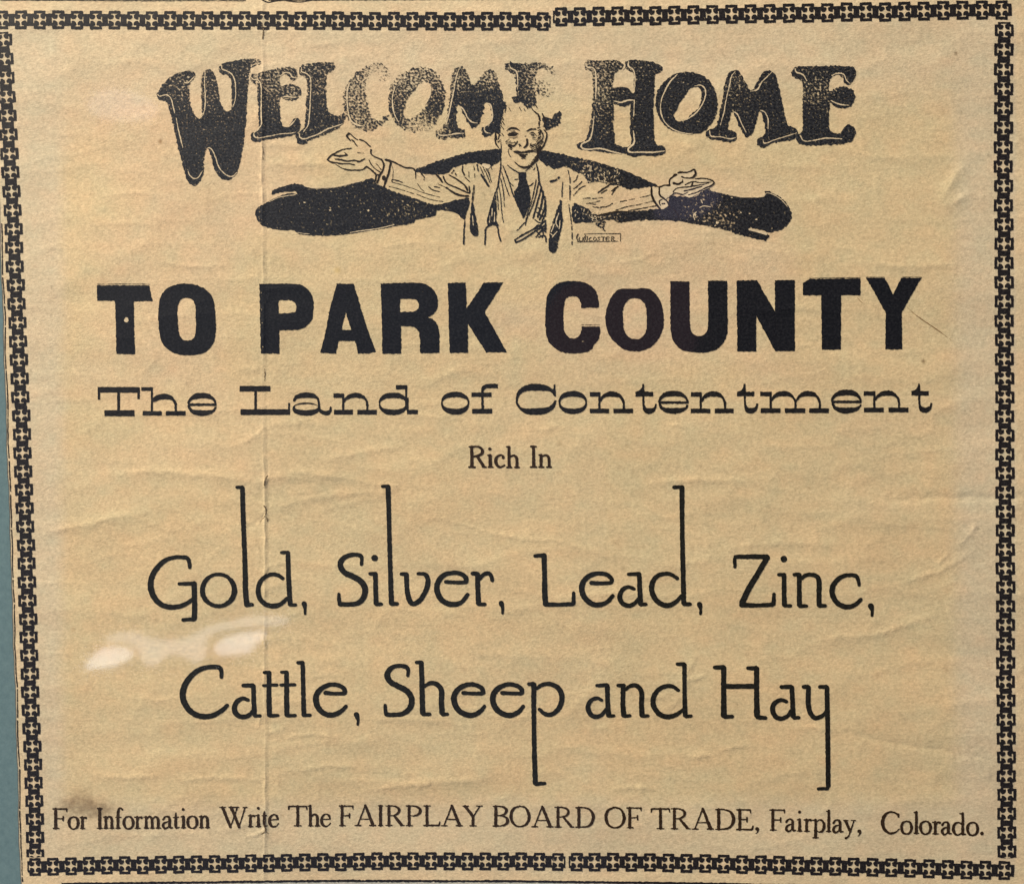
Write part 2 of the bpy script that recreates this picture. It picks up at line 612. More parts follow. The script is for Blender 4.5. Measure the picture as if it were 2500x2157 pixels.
def make_sheet():
    ST = 4.0
    ys = np.arange(-70, 2240 + ST, ST)
    xl = left_edge(ys)[:, None]
    fx = foldx(ys)[:, None]
    # columns: left of the fold, one pixel apart across it, right of it
    xx = np.concatenate([xl + (fx - 16 - xl) * np.linspace(0, 1, 160)[None, :-1], fx + np.arange(-16, 16.1, 1.0)[None, :],
                         fx + 16 + (2640 - fx - 16) * np.linspace(0, 1, 500)[None, 1:]], 1)
    nx = xx.shape[1]
    yy = np.repeat(ys[:, None], nx, 1)
    h = h_broad(xx, yy) + h_crease(xx, yy)
    w = px2w(xx, yy)
    w[..., 1] -= h
    ny = len(ys)
    idx = np.arange(ny * nx).reshape(ny, nx)
    q = np.stack([idx[:-1, :-1], idx[1:, :-1], idx[1:, 1:], idx[:-1, 1:]], -1).reshape(-1, 4)
    verts = (w - PAGE_ORG).reshape(-1, 3)
    # a back face and rim give the sheet its thickness
    rim = np.concatenate([idx[:, 0], idx[-1, 1:], idx[::-1, -1][1:], idx[0, ::-1][1:-1]])
    rb = verts[rim].copy()
    rb[:, 1] += 0.00012
    nb = len(verts)
    verts = np.concatenate([verts, rb])
    k = len(rim)
    side = np.stack([rim, np.roll(rim, -1), nb + (np.arange(k) + 1) % k, nb + np.arange(k)], -1)
    faces = np.concatenate([q, side])
    me = bpy.data.meshes.new("paper_sheet")
    me.vertices.add(len(verts))
    me.vertices.foreach_set("co", verts.ravel())
    me.loops.add(faces.size)
    me.loops.foreach_set("vertex_index", faces.ravel().astype(np.int32))
    me.polygons.add(len(faces))
    me.polygons.foreach_set("loop_start", np.arange(0, faces.size, 4, dtype=np.int32))
    me.polygons.foreach_set("loop_total", np.full(len(faces), 4, dtype=np.int32))
    me.polygons.foreach_set("use_smooth", np.ones(len(faces), dtype=bool))
    me.update()
    me.validate()
    # colour of the aged paper itself: yellowed middle, greyer margin where another sheet covered it, foxing, stains
    jx = xx + 16 * (fbm(xx / 70, yy / 70, 2, 3) - .5)
    jy = yy + 16 * (fbm(xx / 70 + 9, yy / 70, 3, 3) - .5)
    sm = lambda v, a, b: np.clip((v - a) / (b - a), 0, 1) ** 2 * (3 - 2 * np.clip((v - a) / (b - a), 0, 1))
    xin = sm(jx, 128, 178) * (1 - sm(jx, 2300, 2365))
    yin = sm(jy, 150, 320) * (1 - sm(jy, 1925, 1990))
    inner = xin * (.25 + .75 * yin)
    lb = np.interp(yy, [-60, 98, 376, 563, 1061, 1150, 1508, 1908, 2000, 2085, 2240], [3, 8, 23, 32, 53.7, 56.7, 69, 82, 84.7, 86, 90])
    outm = 1 - sm(jx, lb - 28, lb - 16) * (1 - sm(jx, 2474, 2486)) * sm(jy, 20 + 8 * (xx < 1345), 34 + 8 * (xx < 1345)) * (1 - sm(jy, 2122, 2134))
    b1 = fbm(xx / 420, yy / 260, 0, 4)
    b2 = fbm(xx / 260 + 30, yy / 150 + 11, 3, 4)
    b3 = fbm(xx / 90 + 3, yy / 60 + 8, 5, 3)
    margin = np.array([.595, .492, .345])
    mid = np.array([.602, .480, .298])
    edge = np.array([.640, .508, .335])
    pink = np.array([.620, .476, .312])
    yel = np.array([.605, .468, .285])
    c = margin + (mid - margin) * inner[..., None]
    c = c + (pink - mid) * (inner * np.clip((b1 - .48) * 5, 0, 1) * (1 - sm(yy, 700, 1500)))[..., None]
    c = c + (yel - mid) * (inner * np.clip((b2 - .45) * 5, 0, 1) * (.35 + .65 * sm(yy, 500, 1500)))[..., None]
    c = c * (1 - outm)[..., None] + edge * outm[..., None]
    c = c * (1 + .09 * (b3 - .5) + .10 * (b2 - .5))[..., None]
    hue = (fbm(xx / 42, yy / 30, 4, 3) - .5)[..., None]
    c = c * (1 + hue * np.array([.11, -.02, -.06])) * (1 + .10 * (fbm(xx / 240, yy / 46, 7, 3) - .5)[..., None])
    lip = np.exp(-((xx - left_edge(yy)) / 2.5) ** 2)[..., None]
    c = c * (1 - lip) + np.array([.72, .68, .55]) * lip
    # brown smudge above the bottom line, a few foxing dots
    sx = np.exp(-(((jx - 205) / 62) ** 4 + ((jy - 1972 - 0.0 * jx) / 24) ** 4)) + .9 * np.exp(-(((jx - 196) / 24) ** 2 + ((jy - 1948) / 22) ** 2)) + .55 * np.exp(-(((jx - 262) / 26) ** 2 + ((jy - 1970) / 12) ** 2))
    sx = np.clip(sx, 0, 1) * (.15 + 1.6 * fbm(xx / 11, yy / 9, 1, 2)) * .82
    c = c * (1 - np.clip(sx, 0, .95)[..., None] * np.array([.50, .54, .56]))
    for x, y, r, s, col in [(392, 346, 5, .8, (.6, .72, .85)), (352, 262, 3, .5, (.6, .7, .8)), (824, 660, 8, .35, (.1, .25, .7)), (2333, 131, 4, .8, (.8, .85, .9)),
                            (2254, 882, 5, .85, (.8, .85, .9)), (447, 128, 4, .5, (.6, .6, .6)), (179, 1536, 6, .3, (.3, .5, .6)), (449, 1289, 3, .6, (.7, .7, .7)),
                            (1366, 1082, 7, .45, (.5, .55, .6)), (1530, 1088, 4, .45, (.5, .55, .6)), (1521, 1387, 6, .4, (.5, .5, .5)), (2388, 1290, 3, .6, (.7, .7, .7)),
                            (657, 1268, 4, .6, (.6, .6, .6)), (48, 161, 3, .6, (.6, .6, .6)), (690, 1990, 3, .5, (.5, .6, .7)), (2415, 380, 3, .6, (.7, .7, .7)), (1500, 250, 3, .3, (.5, .5, .5)),
                            (76, 905, 3, .6, (.6, .6, .6)), (125, 700, 3, .6, (.6, .6, .6)), (85, 650, 3, .5, (.5, .6, .6)), (2400, 1680, 3, .5, (.5, .6, .6)), (1975, 1190, 3, .5, (.5, .6, .6)),
                            (646, 2012, 9, .4, (.6, .5, .4)), (652, 2024, 7, .4, (.6, .5, .4))]:
        m = np.exp(-(((xx - x) ** 2 + (yy - y) ** 2) / r ** 2) ** 1.5) * s
        c = c * (1 - m[..., None] * np.array(col))
    # many faint specks in the pulp
    rr = np.random.RandomState(3)
    for k_ in range(420):
        x, y = rr.uniform(0, 2500), rr.uniform(0, 2157)
        a = rr.uniform(0, 3.14)
        la, lb_ = rr.uniform(3, 9), rr.uniform(1.5, 2.6)
        s = rr.uniform(.08, .30)
        i0 = int((y + 70) / ST)
        j0 = int(np.searchsorted(xx[i0], x))
        sl = (slice(max(i0 - 5, 0), i0 + 6), slice(max(j0 - 8, 0), j0 + 9))
        dx, dy = xx[sl] - x, yy[sl] - y
        p, q_ = dx * math.cos(a) + dy * math.sin(a), -dx * math.sin(a) + dy * math.cos(a)
        m = np.exp(-((p / la) ** 2 + (q_ / lb_) ** 2)) * s
        c[sl] = c[sl] * (1 - m[..., None] * np.array([.8, .85, .9]))
    # tired paper along the fold
    fd = np.exp(-np.abs(xx - foldx(yy)) / 2.2) * (.4 + .6 * vnoise(yy / 22, yy * 0, 6))
    c = c * (1 + .10 * fd[..., None]) + .012 * fd[..., None]
    # the strip under the bottom rule has not yellowed
    ry = np.interp(xx, RULE_B[0], RULE_B[1])
    st = sm(yy, ry + 2, ry + 4)
    c = c * (1 - st[..., None]) + np.array([.50, .50, .47]) * st[..., None]
    rgba = np.ones((len(verts), 4), np.float32)
    rgba[:nb, :3] = c.reshape(-1, 3)
    rgba[nb:, :3] = (.6, .55, .45)
    at = me.attributes.new("paper_colour", 'FLOAT_COLOR', 'POINT')
    at.data.foreach_set("color", rgba.ravel())
    me.materials.append(M_PAPER)
    o = bpy.data.objects.new("paper_sheet", me)
    COL.objects.link(o)
    o.parent = page
    return o


RULE_B = ([-100, 100, 174, 620, 800, 1250, 1630, 1800, 1950, 2640], [2158, 2156.5, 2156, 2150.5, 2149, 2149, 2153.5, 2155.5, 2158, 2166])
make_sheet()


def simple_material(name, fn):
    mat = bpy.data.materials.new(name)
    nt, nd, ln = nodes(mat)
    out = N(nt, 'ShaderNodeOutputMaterial')
    fn(nt, ln, out)
    return mat


def board_nodes(nt, ln, out):
    bs = N(nt, 'ShaderNodeBsdfPrincipled', i_Roughness=.9)
    mx = N(nt, 'ShaderNodeMix', data_type='RGBA')
    mx.inputs[6].default_value = (.082, .150, .180, 1)
    mx.inputs[7].default_value = (.120, .200, .230, 1)
    ln.new(mrange(nt, noise(nt, (500, 500, 500), 4, .7), .3, .7, 0, 1), mx.inputs[0])
    ln.new(mx.outputs[2], bs.inputs['Base Color'])
    b = N(nt, 'ShaderNodeBump', i_Strength=.4, i_Distance=.0001)
    ln.new(noise(nt, (1400, 1400, 1400), 3, .7), b.inputs['Height'])
    ln.new(b.outputs[0], bs.inputs['Normal'])
    ln.new(bs.outputs[0], out.inputs[0])


M_BOARD = simple_material("blue_green_mat_card", board_nodes)


def glass_nodes(nt, ln, out):
    tr = N(nt, 'ShaderNodeBsdfTransparent')
    tr.inputs[0].default_value = (.985, .99, .985, 1)
    gl = N(nt, 'ShaderNodeBsdfGlossy', i_Roughness=.043)
    fr = N(nt, 'ShaderNodeFresnel', i_IOR=1.5)
    g = N(nt, 'ShaderNodeNewGeometry')      # a thin pane: light meets it from the air on either side
    ln.new(mrange(nt, g.outputs['Backfacing'], 0, 1, 1.5, 1 / 1.5), fr.inputs['IOR'])
    b = N(nt, 'ShaderNodeBump', i_Strength=.25, i_Distance=.0004)
    ln.new(noise(nt, (9, 9, 14), 1, .5), b.inputs['Height'])
    ln.new(b.outputs[0], gl.inputs['Normal'])
    mx = N(nt, 'ShaderNodeMixShader')
    ln.new(fr.outputs[0], mx.inputs[0])
    ln.new(tr.outputs[0], mx.inputs[1])
    ln.new(gl.outputs[0], mx.inputs[2])
    ln.new(mx.outputs[0], out.inputs[0])


M_GLASS = simple_material("picture_glass", glass_nodes)


def slab(name, x0, x1, z0, z1, y0, y1, mat, parent=None):
    """box with lightly bevelled edges, y0 nearest the viewer"""
    bm = bmesh.new()
    bmesh.ops.create_cube(bm, size=1)
    for v in bm.verts:
        v.co = Vector(((x0 + x1) / 2 + v.co.x * (x1 - x0), (y0 + y1) / 2 + v.co.y * (y1 - y0), (z0 + z1) / 2 + v.co.z * (z1 - z0)))
    bmesh.ops.bevel(bm, geom=bm.edges[:], offset=min(.0004, (y1 - y0) * .2), segments=1, affect='EDGES')
    me = bpy.data.meshes.new(name)
    bm.to_mesh(me)
    bm.free()
    me.materials.append(mat)
    o = bpy.data.objects.new(name, me)
    COL.objects.link(o)
    o.parent = parent
    return o


board = slab("mat_board", -.36, .36, -.30, .30, .0010, .0030, M_BOARD)
board['label'] = "blue-green mounting board showing as a strip left of the newspaper"
board['category'] = "mounting board"
# one sheet of glass: its front face only does the reflecting, the pane lies 4 mm before the paper
pane = bpy.data.meshes.new("glass_pane")
bm = bmesh.new()
bmesh.ops.create_grid(bm, x_segments=1, y_segments=1, size=1)
for v in bm.verts:
    v.co = Vector((v.co.x * .35, -.0045, v.co.y * .29))
bm.to_mesh(pane)
bm.free()
pane.materials.append(M_GLASS)
pane_o = bpy.data.objects.new("glass_pane", pane)
COL.objects.link(pane_o)
pane_o['label'] = "clear glass pane over the newspaper, with soft white reflections at lower left"
pane_o['category'] = "picture glass"

# ------------------------------------------------------------------ border
ORN_HOLE = []
_q = [(-8.0, 16.0), (8.0, 16.0), (8.3, 12.9), (2.3, 12.6), (1.6, 10.2), (2.2, 6.4), (5.4, 2.6), (10.2, 1.6), (12.6, 2.3)]
for k in range(4):
    for x, y in _q:
        for _ in range(k):
            x, y = y, -x
        ORN_HOLE.append((x, y))
ORN_HOLE = ORN_HOLE[::-1]


def ornament(cx, cy, ux, uy, pitch, half0=True, half1=True, size=1.0, crop=None, lev=0.0):
    """one unit of the border: cross potent reversed out of a notched black link; ux, uy is the row's direction"""
    p = Print()
    a0 = -pitch / 2 if half0 else -19.5
    a1 = pitch / 2 + .0 if half1 else 19.5
    B, Wd, Hh = 14.6, 14.0, 22.6
    out = [(a0, B), (-Wd - .5, B), (-Wd, Hh), (Wd, Hh), (Wd + .5, B), (a1, B), (a1, -B), (Wd + .5, -B), (Wd, -Hh), (-Wd, -Hh), (-Wd - .5, -B), (a0, -B)]
    hole = ORN_HOLE
    if crop is not None:
        out = [(min(max(x, -99), crop), y) for x, y in out]
        hole = [(min(x, crop + .5), y) for x, y in hole]

    def tr(x, y):
        x *= size
        y *= size
        return (cx + ux * x - uy * y, cy + uy * x + ux * y)
    k = [(random.gauss(0, .35), random.gauss(0, .35)) for _ in out]
    p.poly(S0, [tr(x + a, y + b) for (x, y), (a, b) in zip(out, k)], [[tr(x, y) for x, y in hole]] if crop is None else [[tr(x, y) for x, y in hole]], sharp=True, amp=.32, step=3.0)
    p.build("border_ornament", M_BORD, page, level=lev)


def row(pts, n, p0, p1, size=1.0, start=False, end=False, crop_last=None):
    P = np.array(pts, float)
    seg = np.hypot(*(P[1:] - P[:-1]).T)
    cum = np.concatenate([[0], np.cumsum(seg)])
    w = np.linspace(p0, p1, n - 1)
    s = np.concatenate([[0], np.cumsum(w)])
    s = s / s[-1] * cum[-1]
    for i in range(n):
        x, y = np.interp(s[i], cum, P[:, 0]), np.interp(s[i], cum, P[:, 1])
        e = 30
        xa, ya = np.interp(s[i] - e, cum, P[:, 0]), np.interp(s[i] - e, cum, P[:, 1])
        xb, yb = np.interp(s[i] + e, cum, P[:, 0]), np.interp(s[i] + e, cum, P[:, 1])
        L = math.hypot(xb - xa, yb - ya)
        j = min(i, n - 2)
        pitch = (s[j + 1] - s[j])
        ornament(x + random.gauss(0, .3), y + random.gauss(0, .3), (xb - xa) / L, (yb - ya) / L, pitch * 1.05 / size,
                 not (start and i == 0), not (end and i == n - 1), size, crop_last if i == n - 1 else None, (i % 2) * .05)


row([(5.5, 49), (400, 50), (1325, 53.6)], 30, 45.7, 45.6, end=True)
row([(1369, 42), (1700, 37), (2100, 31), (2444, 24.6)], 24, 46.1, 47.7, 1.02, start=True)
row([(8, 98), (11, 145), (23, 376), (32, 563), (53.7, 1061), (56.7, 1150), (69, 1508), (81.7, 1908), (84.7, 2000), (85.6, 2086)], 45, 46.1, 43.8, .97, start=True, crop_last=5)
row([(2450.3, 74.6), (2449.5, 240), (2449, 400), (2451.5, 1000), (2453, 1432)], 30, 47.8, 46.2, 1.03, start=True)
row([(2453, 1478.5), (2455, 1800), (2457.2, 2076)], 14, 46.2, 46.0, 1.02, crop_last=16)
row([(85, 2114.5), (300, 2110.5), (620, 2105.6), (1000, 2100.3), (1300, 2101), (1361, 2102)], 30, 43.9, 44.2, .96, start=True, end=True)
row([(1407, 2102.4), (1610, 2103.5), (1855, 2108.8), (2270, 2118.4), (2451, 2123.4)], 24, 44.8, 46.4, 1.0, start=True, end=False)

# rules: broken hairline down the left edge, heavy one along the bottom, thin one at the top
p = Print()
y = 545
while y < 2150:
    L = random.uniform(25, 120)
    pts = [(float(left_edge(t)) + 5.2 + .6 * math.sin(t / 29), t, random.uniform(1.6, 2.8)) for t in np.linspace(y, min(y + L, 2152), 4)]
    p.line(S0, pts, cap=False)
    y += L + random.uniform(0, 7)
p.build("border_rule", M_LINE, page, label="broken thin rule down the left edge")
p = Print()
xs = np.arange(150, 2000, 45)
p.line(S0, [(x, float(np.interp(x, *RULE_B)), 5.6 if x < 1600 else 6.5 - (x - 1600) / 110) for x in xs], cap=False, amp=.5)
p.build("border_rule", M_BORD, page, label="heavy black rule along the bottom edge")
p = Print()
p.line(S0, [(x, .6 + 1.2 * math.sin(x / 400.0), 2.0) for x in np.arange(0, 640, 40)], cap=False, amp=.4)
p.line(S0, [(x, -.4 + 1.2 * math.sin(x / 300.0), 2.6) for x in np.arange(655, 1400, 40)], cap=False, amp=.5)
p.lines(S0, [[(640, 0, 4), (655, 6, 2), (668, 3, 3), (690, 1, 2)], [(700, 2, 3), (730, 5, 2), (760, 1, 2)]])
p.build("border_rule", M_LINE, page, label="thin rule along the top edge")


# ------------------------------------------------------------------ words
def line_of(label):
    o = bpy.data.objects.new("printed_line", None)
    o.empty_display_size = .01
    COL.objects.link(o)
    o.parent = page
    o['label'] = label
    return o


# ---- hand-drawn heading
A = F(350, 120, .24131)
B = F(800, 120, .28958)
C = F(1380, 120, .35714)
head = line_of("large hand-drawn display lettering with bulbous serifs, worn away in the middle")


def headletter(fr, out, holes, inl, amp=1.0, extra=None, iw=9, mat=None):
    p = Print()
    p.poly(fr, out, holes, amp=amp)
    if extra:
        for e in extra:
            p.poly(fr, e, amp=amp)
    o = p.build("letter", mat or M_HEAD, head)
    if inl:
        q = Print()
        for L in inl:
            n = len(L)
            q.line(fr, [(x, y, iw * random.uniform(.8, 1.4) * (.55 if i in (0, n - 1) else 1)) for i, (x, y) in enumerate(L)], amp=.35, step=3)
        q.build("inline_highlight", M_BARE, head, level=1)


headletter(A, [(155, 425), (200, 350), (270, 290), (350, 245), (430, 222), (490, 222), (520, 245), (522, 285), (490, 320), (466, 350), (467, 450), (476, 540), (503, 635), (542, 695),
               (573, 713), (592, 690), (597, 640), (590, 550), (586, 440), (586, 340), (600, 260), (622, 218), (655, 205), (692, 218), (725, 270), (745, 340), (760, 440), (775, 520), (800, 590),
               (835, 628), (865, 632), (892, 600), (895, 540), (897, 460), (898, 390), (885, 320), (860, 275), (820, 262), (778, 248), (762, 208), (780, 165), (830, 140), (920, 120), (1000, 108),
               (1060, 98), (1120, 97), (1170, 110), (1192, 135), (1178, 160), (1110, 180), (1082, 215), (1072, 270), (1062, 350), (1054, 430), (1050, 520), (1045, 620), (1040, 720), (1030, 820),
               (1020, 920), (1000, 1020), (990, 1100), (975, 1170), (950, 1240), (900, 1300), (845, 1325), (790, 1310), (740, 1260), (710, 1180), (690, 1100), (668, 1035), (650, 1008),
               (633, 1025), (622, 1070), (615, 1130), (612, 1200), (605, 1270), (580, 1330), (545, 1370), (510, 1385), (470, 1360), (440, 1310), (415, 1240), (395, 1160), (370, 1070), (350, 980),
               (330, 890), (310, 790), (290, 700), (270, 620), (250, 560), (220, 528), (170, 520), (140, 490), (135, 455)], [],
           [[(148, 458), (168, 480), (210, 468), (250, 470), (285, 510), (308, 600), (320, 650)], [(335, 700), (360, 830), (385, 930), (402, 1000)],
            [(450, 1220), (475, 1280), (520, 1312), (560, 1295), (600, 1235)], [(640, 1010), (668, 1000), (700, 1025), (730, 1090), (755, 1170), (790, 1230), (850, 1280), (900, 1290), (948, 1250)],
            [(628, 225), (622, 340), (628, 460), (628, 560), (618, 640), (592, 690)], [(795, 168), (800, 205), (850, 225), (900, 262), (930, 330), (936, 430), (930, 520), (908, 588)],
            [(520, 280), (480, 320), (450, 345), (415, 340)], [(1188, 145), (1130, 155), (1092, 180)]])
headletter(A, [(1080, 290), (1100, 255), (1140, 258), (1180, 245), (1260, 220), (1340, 200), (1440, 185), (1510, 185), (1545, 210), (1555, 260), (1540, 310), (1505, 325), (1475, 300),
               (1450, 262), (1420, 255), (1390, 285), (1380, 340), (1395, 378), (1450, 360), (1530, 360), (1580, 390), (1595, 430), (1580, 480), (1530, 520), (1470, 522), (1410, 500), (1388, 485),
               (1384, 540), (1382, 620), (1385, 700), (1400, 760), (1430, 790), (1470, 790), (1500, 740), (1545, 700), (1580, 720), (1590, 780), (1570, 840), (1530, 870), (1440, 890),
               (1340, 905), (1250, 915), (1200, 930), (1150, 945), (1105, 930), (1085, 895), (1090, 855), (1130, 835), (1165, 805), (1170, 760), (1165, 680), (1160, 600), (1155, 500),
               (1150, 420), (1130, 360), (1095, 325)], [],
           [[(1090, 285), (1115, 312), (1155, 312), (1187, 350), (1195, 450), (1195, 560), (1195, 680), (1198, 760), (1160, 820), (1122, 852), (1125, 885), (1170, 902), (1240, 890), (1320, 875), (1400, 860), (1480, 855), (1540, 845)],
            [(1400, 265), (1440, 240), (1480, 245), (1510, 285), (1550, 296)], [(1400, 492), (1440, 482), (1500, 490), (1560, 490)], [(1475, 790), (1510, 755), (1545, 712)]])
headletter(A, [(1577, 235), (1580, 190), (1610, 170), (1640, 155), (1700, 142), (1780, 138), (1860, 138), (1910, 138), (1935, 175), (1920, 215), (1880, 240), (1855, 280), (1850, 350),
               (1850, 450), (1855, 550), (1870, 620), (1900, 660), (1950, 680), (2010, 660), (2045, 650), (2040, 710), (2020, 765), (1960, 810), (1880, 850), (1800, 880), (1720, 915),
               (1650, 945), (1600, 970), (1560, 950), (1545, 910), (1550, 865), (1590, 840), (1625, 800), (1640, 720), (1645, 620), (1650, 500), (1655, 400), (1650, 330), (1630, 290), (1592, 272)], [],
           [[(1603, 190), (1602, 228), (1650, 250), (1690, 290), (1697, 380), (1692, 480), (1687, 600), (1680, 700), (1665, 780), (1620, 840)],
            [(1585, 855), (1582, 890), (1620, 912), (1700, 890), (1780, 860), (1850, 820), (1930, 790), (2015, 760)]], amp=1.2)
headletter(B, [(520, 205), (500, 150), (450, 120), (390, 125), (330, 150), (260, 190), (200, 250), (160, 310), (130, 370), (128, 430), (145, 520), (180, 600), (220, 650), (300, 690),
               (370, 690), (440, 650), (490, 605), (520, 555), (495, 560), (450, 595), (410, 598), (370, 570), (342, 500), (330, 420), (325, 330), (335, 260), (370, 215), (405, 195),
               (432, 215), (440, 260), (478, 275), (515, 240)], [],
           [[(185, 290), (168, 350), (165, 430), (175, 520), (190, 590), (240, 640), (320, 655)]], amp=2.0)
headletter(B, [(800, 155), (870, 170), (930, 220), (970, 290), (988, 370), (985, 450), (965, 530), (930, 600), (880, 660), (820, 695), (740, 705), (660, 690), (600, 650), (555, 600),
               (520, 530), (512, 450), (520, 370), (545, 300), (590, 240), (650, 195), (720, 165)],
           [[(812, 278), (858, 290), (878, 330), (870, 390), (840, 450), (800, 510), (750, 560), (700, 590), (662, 588), (642, 560), (650, 500), (680, 430), (720, 370), (762, 310)]],
           [[(570, 320), (548, 400), (552, 500), (572, 570), (600, 620)], [(862, 300), (872, 350), (852, 420), (815, 480)]], amp=2.0)
headletter(B, [(1048, 240), (1065, 180), (1105, 150), (1145, 160), (1180, 210), (1205, 275), (1235, 305), (1265, 275), (1290, 230), (1320, 190), (1370, 175), (1410, 195), (1430, 260),
               (1450, 320), (1470, 380), (1490, 440), (1508, 490), (1490, 510), (1478, 550), (1462, 600), (1452, 650), (1450, 705), (1420, 700), (1380, 722), (1350, 742), (1310, 730), (1296, 690), (1312, 655),
               (1355, 648), (1385, 600), (1388, 550), (1378, 500), (1362, 462), (1342, 450), (1325, 470), (1308, 530), (1290, 590), (1268, 640), (1230, 660), (1198, 645), (1168, 600),
               (1140, 545), (1120, 500), (1098, 478), (1086, 500), (1085, 560), (1088, 630), (1105, 672), (1148, 685), (1160, 715), (1145, 740), (1080, 750), (1000, 752), (940, 755), (910, 730), (915, 690),
               (950, 670), (985, 645), (1000, 600), (1015, 520), (1025, 440), (1032, 360)], [],
           [[(1122, 488), (1150, 520), (1180, 580), (1218, 618), (1262, 625)], [(1340, 455), (1368, 468), (1388, 530), (1385, 600), (1350, 640), (1322, 662), (1330, 700), (1370, 712)],
            [(1110, 165), (1085, 240), (1068, 330), (1045, 440), (1020, 560), (998, 640)], [(930, 690), (940, 725), (1010, 728), (1080, 715), (1150, 712)]], amp=1.6)
headletter(B, [(1500, 130), (1540, 115), (1640, 125), (1780, 125), (1790, 160), (1762, 200), (1750, 260), (1750, 320), (1752, 400), (1748, 470), (1700, 490), (1650, 455), (1600, 450), (1565, 430),
               (1590, 380), (1590, 300), (1580, 230), (1540, 195), (1500, 180)], [], [[(1530, 130), (1545, 165), (1590, 190), (1602, 260), (1600, 340)]], amp=2.2,
           extra=[[(1778, 125), (1850, 130), (1900, 180), (1918, 225), (1885, 210), (1830, 175), (1790, 165)],
                  [(1760, 285), (1840, 278), (1910, 310), (1922, 360), (1860, 402), (1805, 390), (1758, 350)],
                  [(1815, 590), (1870, 580), (1920, 550), (1950, 532), (1972, 570), (1955, 620), (1930, 655), (1890, 672), (1840, 676), (1818, 650)]])
headletter(C, [(130, 110), (145, 82), (200, 78), (290, 76), (370, 82), (395, 108), (388, 135), (355, 152), (336, 165), (332, 200), (330, 262), (380, 258), (430, 268), (466, 296), (470, 230),
               (468, 180), (455, 160), (425, 145), (408, 120), (415, 90), (450, 75), (540, 80), (620, 95), (660, 125), (655, 155), (620, 175), (610, 200), (608, 300), (602, 420), (605, 520),
               (610, 600), (625, 655), (670, 665), (685, 695), (675, 720), (600, 730), (520, 728), (450, 735), (415, 718), (400, 712), (350, 715), (280, 708), (200, 695), (120, 690),
               (85, 680), (80, 655), (100, 640), (140, 628), (160, 560), (175, 480), (185, 380), (190, 280), (185, 200), (170, 152), (140, 140)],
           [[(330, 372, 1), (380, 392), (430, 384), (446, 378, 1), (444, 450), (442, 560), (450, 640), (415, 672), (375, 660), (345, 648), (334, 600), (330, 480)]],
           [[(138, 102), (152, 125), (190, 130), (208, 170), (210, 260), (207, 340)], [(197, 460), (185, 560), (165, 620), (112, 650), (112, 675), (160, 685), (240, 680), (320, 700), (380, 714)],
            [(432, 88), (432, 118), (462, 140), (476, 190), (472, 292)], [(332, 355), (380, 365), (430, 350), (472, 350)],
            [(472, 350), (468, 460)], [(465, 560), (470, 640), (432, 680), (437, 702), (520, 705), (600, 706), (680, 696)], [(395, 90), (408, 118), (390, 140)]])
headletter(C, [(820, 158), (900, 165), (970, 205), (1015, 265), (1038, 350), (1035, 430), (1000, 510), (950, 560), (880, 582), (800, 575), (720, 550), (660, 500), (625, 430), (618, 340),
               (640, 270), (690, 210), (750, 170)], [[(888, 258), (920, 275), (930, 330), (915, 390), (870, 440), (820, 482), (770, 492), (746, 460), (758, 410), (790, 360), (830, 300), (858, 268)]],
           [[(765, 175), (720, 220), (680, 290), (655, 360), (655, 440), (690, 510), (750, 555), (830, 578), (870, 578)], [(885, 254), (925, 248), (958, 285), (945, 360), (900, 430), (840, 475), (800, 493)]], iw=7)
headletter(C, [(1100, 200), (1120, 160), (1155, 145), (1190, 160), (1215, 200), (1240, 250), (1265, 282), (1300, 250), (1330, 190), (1365, 152), (1405, 150), (1435, 180), (1450, 230),
               (1465, 290), (1480, 360), (1500, 450), (1520, 520), (1560, 535), (1585, 560), (1580, 600), (1530, 625), (1460, 635), (1400, 650), (1350, 678), (1315, 655), (1315, 620),
               (1345, 600), (1365, 575), (1360, 520), (1350, 470), (1330, 430), (1310, 480), (1290, 550), (1270, 590), (1240, 603), (1215, 580), (1190, 530), (1165, 470), (1140, 430),
               (1130, 450), (1120, 500), (1115, 550), (1150, 560), (1170, 590), (1160, 625), (1100, 632), (1030, 622), (975, 612), (962, 580), (975, 550), (1015, 545), (1035, 520),
               (1050, 450), (1070, 360), (1085, 270)], [],
           [[(1160, 155), (1135, 190), (1120, 260), (1100, 340), (1085, 430), (1060, 520)], [(1415, 155), (1380, 190), (1340, 230), (1310, 280), (1265, 292)],
            [(1150, 430), (1175, 445), (1200, 500), (1235, 570)], [(1332, 420), (1360, 430), (1385, 480), (1385, 545)], [(985, 560), (995, 595), (1060, 600), (1130, 615), (1165, 605)],
            [(1350, 620), (1360, 645), (1420, 625), (1500, 600), (1580, 575)]], iw=7)
headletter(C, [(1545, 175), (1550, 140), (1580, 122), (1680, 120), (1800, 118), (1900, 118), (1960, 125), (1983, 150), (1980, 190), (1960, 230), (1935, 248), (1905, 230), (1890, 200),
               (1860, 180), (1825, 185), (1805, 220), (1798, 265), (1803, 292), (1840, 270), (1900, 260), (1960, 280), (1978, 330), (1965, 375), (1930, 400), (1870, 404), (1825, 385),
               (1806, 362), (1803, 420), (1800, 490), (1805, 550), (1840, 575), (1880, 570), (1905, 530), (1940, 518), (1975, 540), (1978, 590), (1955, 630), (1900, 650), (1800, 655),
               (1700, 660), (1620, 655), (1580, 630), (1580, 590), (1610, 570), (1620, 540), (1620, 450), (1622, 350), (1622, 260), (1610, 220), (1570, 200)], [],
           [[(1570, 135), (1577, 160), (1620, 175), (1650, 220)], [(1820, 185), (1850, 170), (1900, 175), (1920, 215), (1945, 240)], [(1815, 355), (1870, 378), (1935, 386)],
            [(1605, 590), (1630, 628), (1700, 625), (1780, 610), (1890, 615)]], iw=7)

